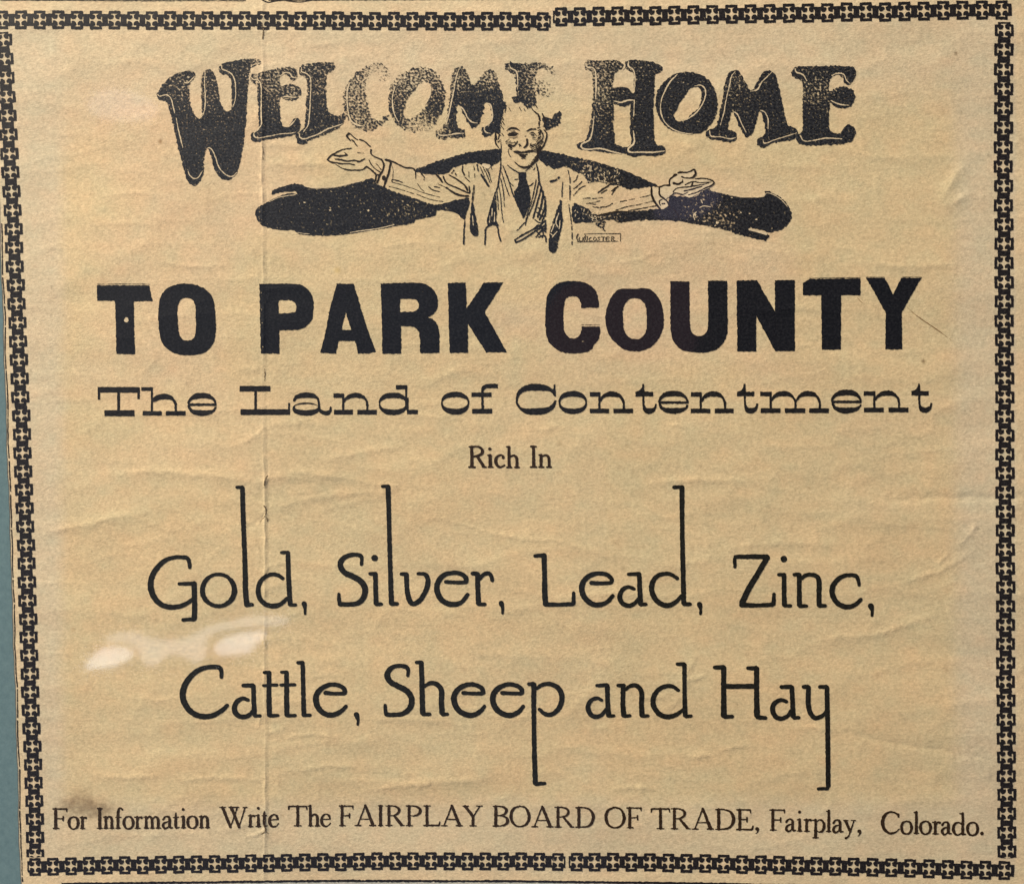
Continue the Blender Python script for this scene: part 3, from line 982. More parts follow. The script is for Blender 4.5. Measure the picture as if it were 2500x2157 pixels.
# ---- heavy sans-serif line
bold = line_of("heavy black sans-serif capitals under the drawing")
H = F(220, 660, .25097)
I = F(740, 660, .25097)
J = F(1300, 660, .25097)
K = F(1780, 660, .25097)


def bl(fr, out, holes=(), sharp=False, ghosts=()):
    p = Print()
    p.poly(fr, out, holes, sharp=sharp, amp=.5)
    for g in ghosts:
        p.line(fr, g, amp=.2, smooth=True, cap=False)
    p.build("letter", M_BOLD, bold)


bl(H, [(65, 145), (575, 145), (608, 298), (430, 300), (424, 320), (430, 560), (438, 815), (257, 812), (252, 560), (243, 312), (235, 296), (68, 295)], sharp=True, ghosts=[[(65, 134, 4), (320, 131, 4), (578, 134, 4)]])
bl(H, [(900, 128), (1000, 135), (1100, 170), (1170, 230), (1205, 310), (1220, 450), (1222, 600), (1205, 690), (1160, 760), (1080, 810), (960, 825), (850, 815), (760, 770), (700, 700),
       (675, 600), (665, 450), (670, 330), (690, 250), (730, 190), (800, 148)],
   [[(945, 268), (1000, 290), (1025, 350), (1030, 460), (1030, 570), (1018, 640), (985, 675), (940, 680), (890, 660), (865, 600), (855, 500), (850, 400), (865, 310), (900, 275)]])
bl(H, [(1648, 132, 1), (2020, 133), (2100, 165), (2150, 230), (2170, 300), (2172, 380), (2160, 470), (2120, 530), (2050, 570), (1950, 580), (1840, 582, 1), (1842, 808, 1), (1662, 808, 1), (1655, 450)],
   [[(1833, 290, 1), (1930, 290), (1985, 305), (2008, 350), (2000, 398), (1970, 410), (1835, 422, 1)]])
bl(I, [(328, 130), (490, 130), (530, 260), (610, 530), (708, 790), (640, 808), (535, 808), (505, 685), (345, 685), (320, 810), (165, 800), (215, 620), (260, 380)], [[(415, 405), (468, 578), (372, 576)]], sharp=True)
bl(I, [(755, 128, 1), (1130, 122), (1220, 150), (1290, 220), (1312, 310), (1300, 380), (1260, 430), (1215, 455, 1), (1280, 490), (1315, 560), (1325, 680), (1325, 800, 1), (1138, 805, 1), (1135, 680),
       (1125, 600), (1085, 555), (1030, 542), (952, 542, 1), (955, 808, 1), (770, 808, 1), (765, 500)],
   [[(945, 280, 1), (1080, 280), (1120, 310), (1125, 350), (1110, 385), (1060, 398), (943, 406, 1)]])
bl(I, [(1408, 122), (1580, 118), (1590, 370), (1760, 118), (1948, 115), (1765, 405), (1982, 795), (1780, 798), (1600, 515), (1603, 800), (1425, 802), (1415, 450)], sharp=True)
bl(J, [(380, 102), (480, 110), (570, 150), (620, 210), (640, 290), (645, 360, 1), (475, 365, 1), (465, 300), (430, 258), (370, 250), (325, 275), (305, 340), (300, 450), (305, 560), (325, 620),
       (370, 655), (430, 655), (465, 610), (478, 545, 1), (652, 545, 1), (655, 610), (640, 670), (600, 720), (570, 770), (500, 798), (400, 806), (290, 795), (210, 750), (155, 690), (130, 600),
       (125, 450), (130, 320), (155, 220), (210, 150), (290, 112)], ghosts=[[(475, 529, 4), (652, 529, 4)]])
bl(J, [(850, 182), (980, 178), (1120, 176), (1200, 230), (1250, 320), (1275, 430), (1270, 560), (1220, 670), (1140, 750), (1010, 788), (890, 765), (790, 690), (730, 590), (708, 460), (730, 340), (780, 240)],
   [[(985, 270), (1050, 285), (1095, 340), (1110, 420), (1110, 520), (1100, 600), (1060, 655), (1000, 668), (940, 650), (895, 590), (880, 500), (880, 400), (895, 330), (935, 285)]])
bl(J, [(1340, 105, 1), (1522, 108, 1), (1528, 350), (1530, 500), (1545, 590), (1590, 635), (1640, 635), (1690, 600), (1708, 520), (1708, 300), (1705, 100, 1), (1892, 98, 1), (1895, 400), (1895, 600),
       (1870, 680), (1800, 760), (1700, 795), (1580, 797), (1450, 770), (1370, 690), (1345, 580), (1340, 350)])
bl(K, [(72, 98), (270, 95), (445, 405), (443, 95), (635, 92), (637, 785), (445, 785), (262, 440), (262, 788), (78, 788)], sharp=True)
bl(K, [(715, 122), (780, 84), (1275, 78), (1275, 242), (1085, 242), (1085, 770), (900, 770), (892, 242), (715, 242)], sharp=True, ghosts=[[(780, 76, 4), (1000, 72, 4), (1275, 70, 4)]])
bl(K, [(1328, 74), (1512, 74), (1592, 235), (1672, 72), (1868, 72), (1675, 410), (1682, 768), (1518, 768), (1518, 410)], sharp=True, ghosts=[[(1325, 66, 4), (1508, 66, 4)], [(1678, 65, 4), (1870, 64, 4)]])
p = Print()
p.poly(H, [(350, 455), (368, 462), (376, 490), (360, 506), (338, 500), (332, 488)], amp=.2)
p.build("pinhole", M_BARE, page, level=1, label="small pale fleck in the first capital")

# ---- wide slab-serif line
slabl = line_of("wide slab-serif line with thin stems and heavy feet")
L1 = F(220, 920, .25097)
L2 = F(700, 920, .25097)
L3 = F(1230, 920, .26544)
L4 = F(1760, 920, .26062)


def arch(p, fr, xl, xr, ys, yt, yb, thick):
    """shoulder from the stem's right side xl at ys over to the outer right edge xr down to yb"""
    w = xr - xl
    return p.poly(fr, [(xl, ys + 2), (xl + w * .13, yt + (ys - yt) * .42), (xl + w * .33, yt + 5), (xl + w * .55, yt), (xl + w * .78, yt + 20), (xl + w * .93, yt + 60), (xr, yt + 100), (xr + 1, yb, 1), (xr - 19, yb, 1),
                       (xr - 22, yt + 105), (xr - 45, yt + thick + 15), (xl + w * .55, yt + thick + 2), (xl + w * .3, yt + thick + 5), (xl + w * .12, yt + thick + 22), (xl, ys + 32)])


def s_n(fr, x0, x1, xs, yt, y0, y1, feet, xr, top=None):
    p = Print()
    p.box(fr, x0, yt, x1, yt + 42)
    p.box(fr, x1 - 18, yt + (top or 0), x1 + 2, y0 + 4)
    for a, b in feet:
        p.box(fr, a, y0, b, y1)
    for i, r in enumerate(xr):
        arch(p, fr, (x1 if i == 0 else xr[i - 1]), r, yt + 60, yt - 8, y0 + 4, 48)
    p.build("letter", M_SLAB, slabl)


def s_e(fr, x0, x1, y0, y1):
    k = (x1 - x0) / 282
    m = (y1 - y0) / 222
    X = lambda v: x0 + (v - 946) * k
    Y = lambda v: y0 + (v - 153) * m
    p = Print()
    p.poly(fr, [(X(a), Y(b)) for a, b in [(1088, 153), (1150, 160), (1195, 190), (1220, 225), (1228, 262)]] + [(X(1228), Y(280), 1), (X(1200), Y(280), 1)] +
           [(X(960), Y(280), 1), (X(946), Y(265)), (X(950), Y(235)), (X(975), Y(195)), (X(1020), Y(163))],
           [[(X(965), Y(255), 1), (X(990), Y(222)), (X(1050), Y(210)), (X(1130), Y(208)), (X(1190), Y(226)), (X(1209), Y(255), 1)]])
    p.poly(fr, [(X(948), Y(268)), (X(968), Y(272)), (X(985), Y(305)), (X(1040), Y(320)), (X(1150), Y(320)), (X(1200), Y(310)), (X(1212), Y(290), 1), (X(1229), Y(290), 1), (X(1220), Y(320)), (X(1180), Y(355)), (X(1090), Y(376)), (X(1010), Y(362)), (X(965), Y(325))])
    p.build("letter", M_SLAB, slabl)


def s_o(fr, x0, x1, y0, y1, ix=14, t=50, b=48):
    p = Print()
    p.ring(fr, x0, x1, y0, y1, x0 + ix, x1 - ix, y0 + t, y1 - b, 2.25)
    p.build("letter", M_SLAB, slabl)


def s_t(fr, dx, dy):
    p = Print()
    q = [(1274, 62, 1), (1288, 62, 1), (1292, 135, 1), (1372, 135, 1), (1372, 178, 1), (1292, 178, 1), (1294, 250), (1305, 278), (1340, 287), (1380, 278), (1390, 245, 1), (1407, 248, 1), (1400, 290),
         (1378, 325), (1330, 340), (1290, 322), (1277, 280), (1273, 178, 1), (1210, 178, 1), (1210, 138, 1), (1250, 118), (1268, 92)]
    p.poly(fr, [(a[0] + dx, a[1] + dy) + tuple(a[2:]) for a in q])
    p.build("letter", M_SLAB, slabl)


p = Print()
p.box(L1, 75, 97, 478, 151).box(L1, 75, 100, 97, 220).box(L1, 460, 100, 482, 214).box(L1, 263, 148, 289, 326).box(L1, 140, 322, 430, 380)
p.build("letter", M_SLAB, slabl)
p = Print()
p.box(L1, 497, 98, 605, 134).box(L1, 591, 98, 610, 330).box(L1, 512, 330, 697, 373).box(L1, 738, 330, 928, 373)
arch(p, L1, 608, 842, 210, 162, 334, 54)
p.build("letter", M_SLAB, slabl)
s_e(L1, 946, 1228, 153, 376)
p = Print()
p.box(L1, 1453, 86, 1752, 140).box(L1, 1597, 138, 1620, 318).box(L1, 1463, 313, 1943, 368).box(L1, 1925, 250, 1943, 318)
p.build("letter", M_SLAB, slabl)
p = Print()
p.poly(L2, [(60, 238), (78, 185), (140, 154), (210, 150), (280, 168), (312, 215), (325, 290), (332, 315), (380, 330), (412, 318), (422, 286), (435, 290), (432, 335), (400, 370), (350, 366), (318, 345), (302, 300), (300, 250), (285, 212), (230, 204), (150, 204), (98, 215), (78, 240)])
p.ring(L2, 55, 318, 247, 375, 76, 304, 263, 321, 2.2)
p.build("letter", M_SLAB, slabl)
s_n(L2, 455, 556, 0, 160, 318, 365, [(458, 642), (685, 875)], [792])
p = Print()
p.ring(L2, 895, 1172, 150, 370, 909, 1160, 205, 316, 2.3)
p.box(L2, 1150, 78, 1170, 318).box(L2, 1062, 78, 1152, 120).box(L2, 1168, 318, 1275, 361).box(L2, 1164, 200, 1184, 322)
p.build("letter", M_SLAB, slabl)
s_o(L2, 1500, 1775, 143, 365, 15, 52, 57)
p = Print()
p.box(L2, 1803, 308, 1997, 356).box(L2, 1797, 150, 1992, 193)
p.poly(L2, [(1893, 312, 1), (1891, 150), (1896, 95), (1940, 69), (2055, 67, 1), (2052, 108, 1), (1945, 110), (1918, 125), (1914, 160), (1915, 312, 1)])
p.build("letter", M_SLAB, slabl)
p = Print()
p.poly(L3, [(457, 68, 1), (472, 68, 1), (480, 180, 1), (462, 178, 1), (440, 142), (390, 128), (300, 125), (200, 132), (147, 165), (128, 215), (142, 260), (180, 285), (300, 285), (400, 275), (442, 252),
            (466, 215, 1), (482, 215, 1), (475, 260), (440, 305), (380, 338), (290, 348), (200, 337), (145, 298), (116, 250), (108, 200), (122, 140), (165, 95), (230, 66), (300, 62), (380, 73), (430, 98), (452, 112)])
p.build("letter", M_SLAB, slabl)
s_o(L3, 503, 765, 128, 340, 15, 52, 50)
s_n(L3, 790, 886, 0, 138, 290, 332, [(790, 967), (1008, 1188)], [1112])
s_t(L3, 0, 0)
s_e(L3, 1420, 1697, 126, 336)
s_n(L3, 1720, 1818, 0, 138, 290, 332, [(1718, 1897), (1940, 2112)], [2042])
s_t(L4, -1060, 2)
s_n(L4, 366, 472, 0, 138, 292, 336, [(370, 556), (597, 787), (823, 1008)], [705, 932])
s_e(L4, 1030, 1315, 118, 340)
s_n(L4, 1335, 1442, 0, 133, 286, 330, [(1337, 1522), (1567, 1753)], [1675])
s_t(L4, 572, -4)


# ---- thin stroke lettering
LW = 1.07
def strokes(fr, groups, parent, mat, dots=(), amp=.3):
    p = Print()
    p.lines(fr, groups, amp=amp, step=4.0)
    for d in dots:
        p.dot(fr, *d)
    p.build("letter", mat, parent)


gold = line_of("thin rounded lettering with very tall stems, upper of the two big lines")
M1 = F(340, 1160, .22201)
M2 = F(780, 1160, .23166)
M3 = F(1280, 1160, .22201)
M4 = F(1740, 1320, .21236)
T = M_TYPE
strokes(M1, [[(555, 1010, 36), (548, 950, 40), (528, 908, 46), (470, 898, 42), (400, 898, 42), (300, 925, 48), (210, 1000, 54), (145, 1100, 58), (125, 1200, 60), (150, 1310, 60), (220, 1400, 58), (320, 1443, 56), (430, 1440, 50), (520, 1405, 44), (590, 1360, 40)],
             [(440, 1190, 36), (520, 1188, 40), (600, 1188, 46)], [(604, 1186, 52), (606, 1300, 56), (608, 1400, 54), (608, 1500, 54), (605, 1570, 54)], [(600, 1580, 44), (540, 1580, 36), (485, 1585, 40)]], gold, T)
p = Print().ring(M1, 667, 1077, 1065, 1457, 722, 1017, 1104, 1412, 2.0)
p.build("letter", T, gold)
strokes(M1, [[(1075, 130, 34), (1135, 132, 40)], [(1135, 138, 46), (1140, 400, 50), (1155, 800, 48), (1165, 1100, 52), (1170, 1300, 56), (1182, 1420, 56)], [(1182, 1423, 44), (1240, 1420, 40)]], gold, T)
strokes(M1, [[(1575, 1130, 40), (1530, 1100, 40), (1470, 1085, 42), (1390, 1110, 44), (1325, 1180, 48), (1308, 1270, 50), (1330, 1360, 50), (1400, 1420, 52), (1480, 1435, 54), (1560, 1410, 46), (1625, 1350, 36)],
             [(1562, 848, 32), (1625, 848, 38)], [(1632, 850, 46), (1640, 1100, 48), (1650, 1300, 50), (1658, 1415, 50)], [(1660, 1423, 36), (1715, 1422, 38)]], gold, T)
strokes(M1, [[(1812, 1410, 54), (1817, 1428, 48), (1822, 1470, 30), (1822, 1520, 26)]], gold, T)
strokes(M2, [[(440, 935, 34), (445, 880, 38), (430, 845, 44), (370, 835, 40), (300, 845, 46), (235, 890, 54), (218, 950, 56), (260, 1020, 58), (350, 1065, 58), (440, 1120, 62), (480, 1200, 60), (460, 1290, 56), (400, 1345, 50), (300, 1358, 46), (225, 1355, 46)],
             [(215, 1355, 46), (205, 1310, 38), (203, 1250, 32)]], gold, T)
strokes(M2, [[(532, 1035, 36), (590, 1035, 40)], [(588, 1040, 46), (590, 1200, 46), (595, 1345, 50)], [(600, 1355, 42), (650, 1355, 36)]], gold, T, dots=[(580, 870, 35)])
strokes(M2, [[(665, 115, 34), (720, 115, 36)], [(722, 120, 50), (732, 500, 44), (745, 1000, 46), (757, 1345, 52)], [(762, 1352, 42), (815, 1350, 40)]], gold, T)
strokes(M2, [[(862, 1038, 36), (915, 1038, 40)], [(915, 1045, 48), (922, 1200, 48), (945, 1310, 52), (985, 1352, 50), (1060, 1310, 48), (1125, 1200, 50), (1143, 1110, 50), (1122, 1050, 44), (1090, 1035, 38), (1038, 1035, 32)]], gold, T)
strokes(M2, [[(1332, 1120, 40), (1400, 1125, 38), (1480, 1128, 38), (1540, 1125, 40)], [(1545, 1118, 44), (1540, 1075, 50), (1480, 1032, 46), (1400, 1026, 44), (1310, 1050, 48), (1250, 1120, 54), (1236, 1200, 56), (1270, 1290, 56), (1340, 1345, 56), (1430, 1355, 52), (1500, 1330, 46), (1540, 1280, 42), (1560, 1255, 40)]], gold, T)
strokes(M2, [[(1612, 1032, 40), (1660, 1035, 44)], [(1665, 1040, 50), (1668, 1200, 48), (1675, 1345, 52)], [(1680, 1355, 40), (1740, 1355, 38)], [(1690, 1090, 34), (1730, 1042, 42), (1785, 1030, 44), (1808, 1058, 40), (1820, 1105, 36)]], gold, T)
strokes(M2, [[(1915, 1345, 52), (1920, 1362, 46), (1930, 1400, 30), (1928, 1450, 26)]], gold, T)
strokes(M3, [[(118, 885, 38), (210, 875, 44)], [(215, 880, 56), (222, 1100, 50), (225, 1300, 56), (232, 1410, 58)], [(235, 1415, 50), (380, 1418, 42), (530, 1412, 46)], [(540, 1405, 42), (542, 1290, 34)]], gold, T)
strokes(M3, [[(737, 1180, 46), (820, 1185, 42), (940, 1180, 42)], [(955, 1172, 44), (960, 1140, 46), (910, 1092, 46), (820, 1076, 46), (720, 1100, 52), (650, 1165, 56), (630, 1250, 60), (670, 1350, 58), (750, 1413, 56), (840, 1418, 52), (920, 1380, 44), (970, 1320, 40)]], gold, T)
strokes(M3, [[(1147, 1085, 38), (1260, 1080, 42)], [(1262, 1085, 48), (1268, 1250, 50), (1275, 1405, 54)], [(1280, 1415, 42), (1335, 1415, 38)], [(1205, 1245, 36), (1150, 1225, 40), (1090, 1245, 44), (1048, 1320, 50), (1070, 1395, 50), (1140, 1430, 48), (1210, 1405, 44), (1255, 1355, 36)]], gold, T)
strokes(M3, [[(1680, 1130, 40), (1620, 1090, 42), (1560, 1078, 42), (1460, 1105, 48), (1405, 1190, 54), (1405, 1290, 56), (1470, 1390, 56), (1570, 1428, 54), (1660, 1393, 46), (1730, 1320, 36)],
             [(1645, 130, 38), (1730, 127, 42)], [(1732, 132, 52), (1735, 600, 46), (1745, 1100, 50), (1752, 1400, 52)], [(1757, 1413, 42), (1820, 1412, 40)]], gold, T)
strokes(M3, [[(1925, 1415, 54), (1930, 1435, 48), (1938, 1470, 30), (1935, 1520, 28)]], gold, T)
strokes(M4, [[(252, 295, 36), (250, 205, 40)], [(260, 180, 44), (450, 178, 52), (620, 180, 56)], [(625, 190, 60), (500, 400, 60), (400, 570, 64), (338, 705, 66)], [(332, 732, 58), (500, 738, 44), (680, 730, 50)], [(697, 722, 46), (703, 610, 38)]], gold, T)
strokes(M4, [[(757, 385, 38), (815, 385, 44)], [(818, 388, 50), (818, 600, 50), (822, 730, 54)], [(830, 742, 42), (890, 742, 40)]], gold, T, dots=[(815, 205, 38)])
strokes(M4, [[(937, 385, 42), (990, 385, 46)], [(992, 388, 52), (992, 560, 50), (995, 732, 56)], [(1000, 745, 44), (1075, 745, 38)], [(1010, 440, 34), (1060, 395, 44), (1130, 385, 46), (1200, 410, 54), (1220, 480, 56), (1218, 620, 54), (1220, 732, 54)], [(1225, 742, 44), (1290, 742, 40)]], gold, T)
strokes(M4, [[(1680, 505, 34), (1665, 430, 42), (1640, 400, 48), (1560, 390, 42), (1460, 420, 50), (1388, 500, 58), (1370, 590, 60), (1410, 690, 58), (1490, 745, 56), (1570, 755, 52), (1650, 720, 46), (1700, 670, 40)]], gold, T)
strokes(M4, [[(1815, 745, 64), (1822, 765, 54), (1830, 800, 34), (1828, 855, 30)]], gold, T)

hay = line_of("thin rounded lettering with long tails, lower of the two big lines")
N1 = F(420, 1590, .24131)
N2 = F(900, 1590, .24131)
N3 = F(1400, 1590, .31853)
strokes(N1, [[(500, 255, 34), (498, 190, 40), (475, 157, 46), (370, 155, 44), (260, 190, 50), (165, 280, 54), (112, 400, 58), (122, 500, 58), (190, 600, 56), (290, 648, 54), (400, 645, 50), (500, 595, 44), (560, 540, 36)]], hay, T)
strokes(N1, [[(722, 340, 38), (815, 340, 44)], [(822, 345, 44), (828, 500, 44), (835, 630, 46)], [(840, 645, 36), (890, 645, 34)], [(770, 485, 34), (720, 470, 38), (660, 500, 46), (632, 570, 50), (660, 635, 50), (730, 656, 46), (790, 630, 40), (820, 590, 30)]], hay, T)
strokes(N1, [[(932, 208, 30), (985, 210, 36)], [(980, 212, 42), (980, 400, 46), (985, 635, 48)], [(992, 645, 36), (1070, 642, 32)], [(925, 340, 28), (1060, 335, 30)]], hay, T)
strokes(N1, [[(1107, 205, 30), (1160, 208, 36)], [(1157, 210, 42), (1158, 400, 46), (1162, 635, 48)], [(1170, 645, 36), (1245, 642, 32)], [(1100, 335, 30), (1240, 333, 32)]], hay, T)
strokes(N1, [[(1272, 110, 32), (1320, 110, 38)], [(1320, 113, 42), (1325, 300, 40), (1333, 635, 46)], [(1340, 642, 36), (1395, 640, 34)]], hay, T)
strokes(N1, [[(1552, 415, 42), (1640, 422, 36), (1738, 422, 38)], [(1747, 415, 42), (1745, 382, 44), (1700, 345, 42), (1610, 330, 42), (1520, 365, 48), (1463, 430, 54), (1457, 500, 56), (1490, 580, 54), (1560, 630, 52), (1640, 635, 50), (1710, 600, 44), (1760, 550, 34)]], hay, T)
strokes(N1, [[(1865, 635, 52), (1872, 655, 42), (1880, 690, 28), (1878, 735, 24)]], hay, T)
strokes(N2, [[(395, 240, 32), (398, 190, 38), (380, 155, 44), (290, 142, 40), (222, 170, 48), (188, 230, 56), (215, 300, 56), (300, 350, 56), (390, 400, 58), (434, 480, 58), (415, 570, 54), (350, 623, 46), (260, 637, 42), (185, 635, 42)],
             [(178, 632, 42), (168, 590, 34), (166, 540, 30)]], hay, T)
strokes(N2, [[(482, 108, 32), (530, 108, 40)], [(532, 112, 46), (538, 350, 48), (545, 615, 52)], [(552, 632, 38), (615, 630, 36)], [(565, 350, 34), (620, 317, 40), (690, 328, 48), (735, 390, 52), (735, 500, 52), (742, 615, 52)], [(748, 632, 38), (795, 630, 34)]], hay, T)
E1 = [[(957, 415, 40), (1040, 420, 36), (1145, 422, 38)], [(1157, 415, 42), (1155, 382, 44), (1110, 345, 44), (1020, 328, 44), (930, 360, 50), (874, 420, 54), (862, 490, 56), (900, 580, 56), (980, 632, 54), (1060, 638, 50), (1130, 600, 44), (1170, 550, 34)]]
strokes(N2, E1, hay, T)
strokes(N2, [[(x + 393, y, w) for x, y, w in L] for L in E1], hay, T)
strokes(N2, [[(1622, 325, 38), (1670, 327, 44)], [(1670, 332, 50), (1670, 600, 44), (1675, 1000, 44), (1685, 1325, 50)], [(1692, 1336, 40), (1780, 1330, 34)], [(1700, 370, 34), (1760, 332, 40), (1840, 327, 44), (1920, 370, 50), (1955, 460, 52), (1930, 560, 48), (1860, 628, 46), (1790, 630, 42), (1727, 582, 34)]], hay, T)
strokes(N3, [[(180, 258, 26), (255, 255, 30)], [(258, 260, 34), (262, 400, 34), (268, 485, 38)], [(275, 492, 28), (308, 490, 24)], [(215, 370, 24), (180, 355, 28), (132, 375, 32), (111, 420, 36), (130, 478, 36), (175, 498, 34), (220, 480, 30), (248, 440, 24)]], hay, T)
strokes(N3, [[(342, 258, 26), (385, 258, 30)], [(380, 262, 34), (378, 400, 34), (385, 485, 38)], [(392, 492, 28), (432, 490, 24)], [(400, 290, 22), (440, 260, 30), (490, 264, 34), (521, 310, 36), (520, 400, 36), (525, 485, 38)], [(535, 492, 28), (570, 490, 24)]], hay, T)
strokes(N3, [[(802, 293, 28), (760, 266, 30), (710, 263, 30), (652, 290, 34), (613, 350, 36), (616, 420, 38), (660, 478, 38), (720, 498, 36), (790, 480, 32), (840, 440, 24)], [(797, 95, 26), (845, 95, 30)], [(850, 100, 32), (850, 300, 30), (855, 485, 34)], [(862, 495, 26), (900, 490, 24)]], hay, T)
strokes(N3, [[(1082, 120, 28), (1148, 118, 34)], [(1150, 122, 38), (1150, 300, 36), (1150, 485, 42)], [(1160, 498, 30), (1215, 495, 28)], [(1337, 125, 28), (1400, 125, 34)], [(1402, 128, 38), (1402, 300, 36), (1405, 485, 42)], [(1410, 500, 32), (1470, 505, 28)], [(1160, 264, 36), (1390, 264, 36)]], hay, T)
strokes(N3, [[(1592, 268, 28), (1665, 268, 34)], [(1672, 272, 34), (1678, 400, 34), (1682, 490, 38)], [(1690, 505, 28), (1725, 503, 26)], [(1630, 380, 26), (1590, 368, 30), (1542, 390, 34), (1524, 435, 36), (1545, 493, 36), (1590, 510, 34), (1640, 490, 30), (1665, 450, 24)]], hay, T)
strokes(N3, [[(1762, 268, 28), (1795, 268, 32)], [(1800, 272, 34), (1798, 400, 36), (1815, 470, 36), (1855, 506, 34), (1910, 485, 30), (1940, 450, 24)], [(1887, 268, 28), (1935, 268, 32)], [(1940, 272, 34), (1945, 500, 34), (1948, 800, 34), (1950, 1025, 34)], [(1945, 1045, 26), (1875, 1048, 24)]], hay, T)

# ---- small centred line
rich = line_of("short small serif line in the middle of the sheet")
O = F(1120, 1060, .12548)
R = M_SMALL
strokes(O, [[(250, 245, 58), (255, 620, 62)], [(200, 635, 38), (312, 635, 38)], [(205, 240, 34), (350, 238, 36), (430, 265, 52), (462, 325, 62), (430, 390, 52), (300, 430, 36)], [(360, 430, 50), (425, 530, 60), (475, 605, 60)], [(465, 632, 36), (525, 635, 36)]], rich, R)
strokes(O, [[(565, 405, 30), (615, 405, 40)], [(608, 410, 60), (612, 620, 64)], [(578, 637, 34), (658, 637, 34)]], rich, R, dots=[(603, 283, 33)])
strokes(O, [[(862, 452, 56), (858, 415, 42), (810, 400, 36), (740, 440, 50), (717, 520, 60), (745, 605, 56), (810, 635, 44), (890, 598, 30)]], rich, R)
strokes(O, [[(930, 240, 30), (985, 240, 36)], [(973, 245, 50), (978, 620, 58)], [(937, 640, 34), (1023, 640, 34)], [(1000, 430, 30), (1080, 412, 46), (1125, 470, 54), (1130, 620, 56)], [(1092, 640, 34), (1173, 640, 34)]], rich, R)
strokes(O, [[(1400, 235, 34), (1500, 235, 34)], [(1450, 240, 54), (1458, 620, 60)], [(1397, 635, 36), (1508, 635, 36)]], rich, R)
strokes(O, [[(1567, 400, 36), (1600, 400, 44)], [(1600, 405, 56), (1600, 620, 56)], [(1562, 635, 34), (1648, 635, 34)], [(1620, 430, 30), (1700, 405, 46), (1750, 460, 50), (1755, 620, 56)], [(1712, 635, 34), (1798, 635, 34)]], rich, R)

LW = 1.0
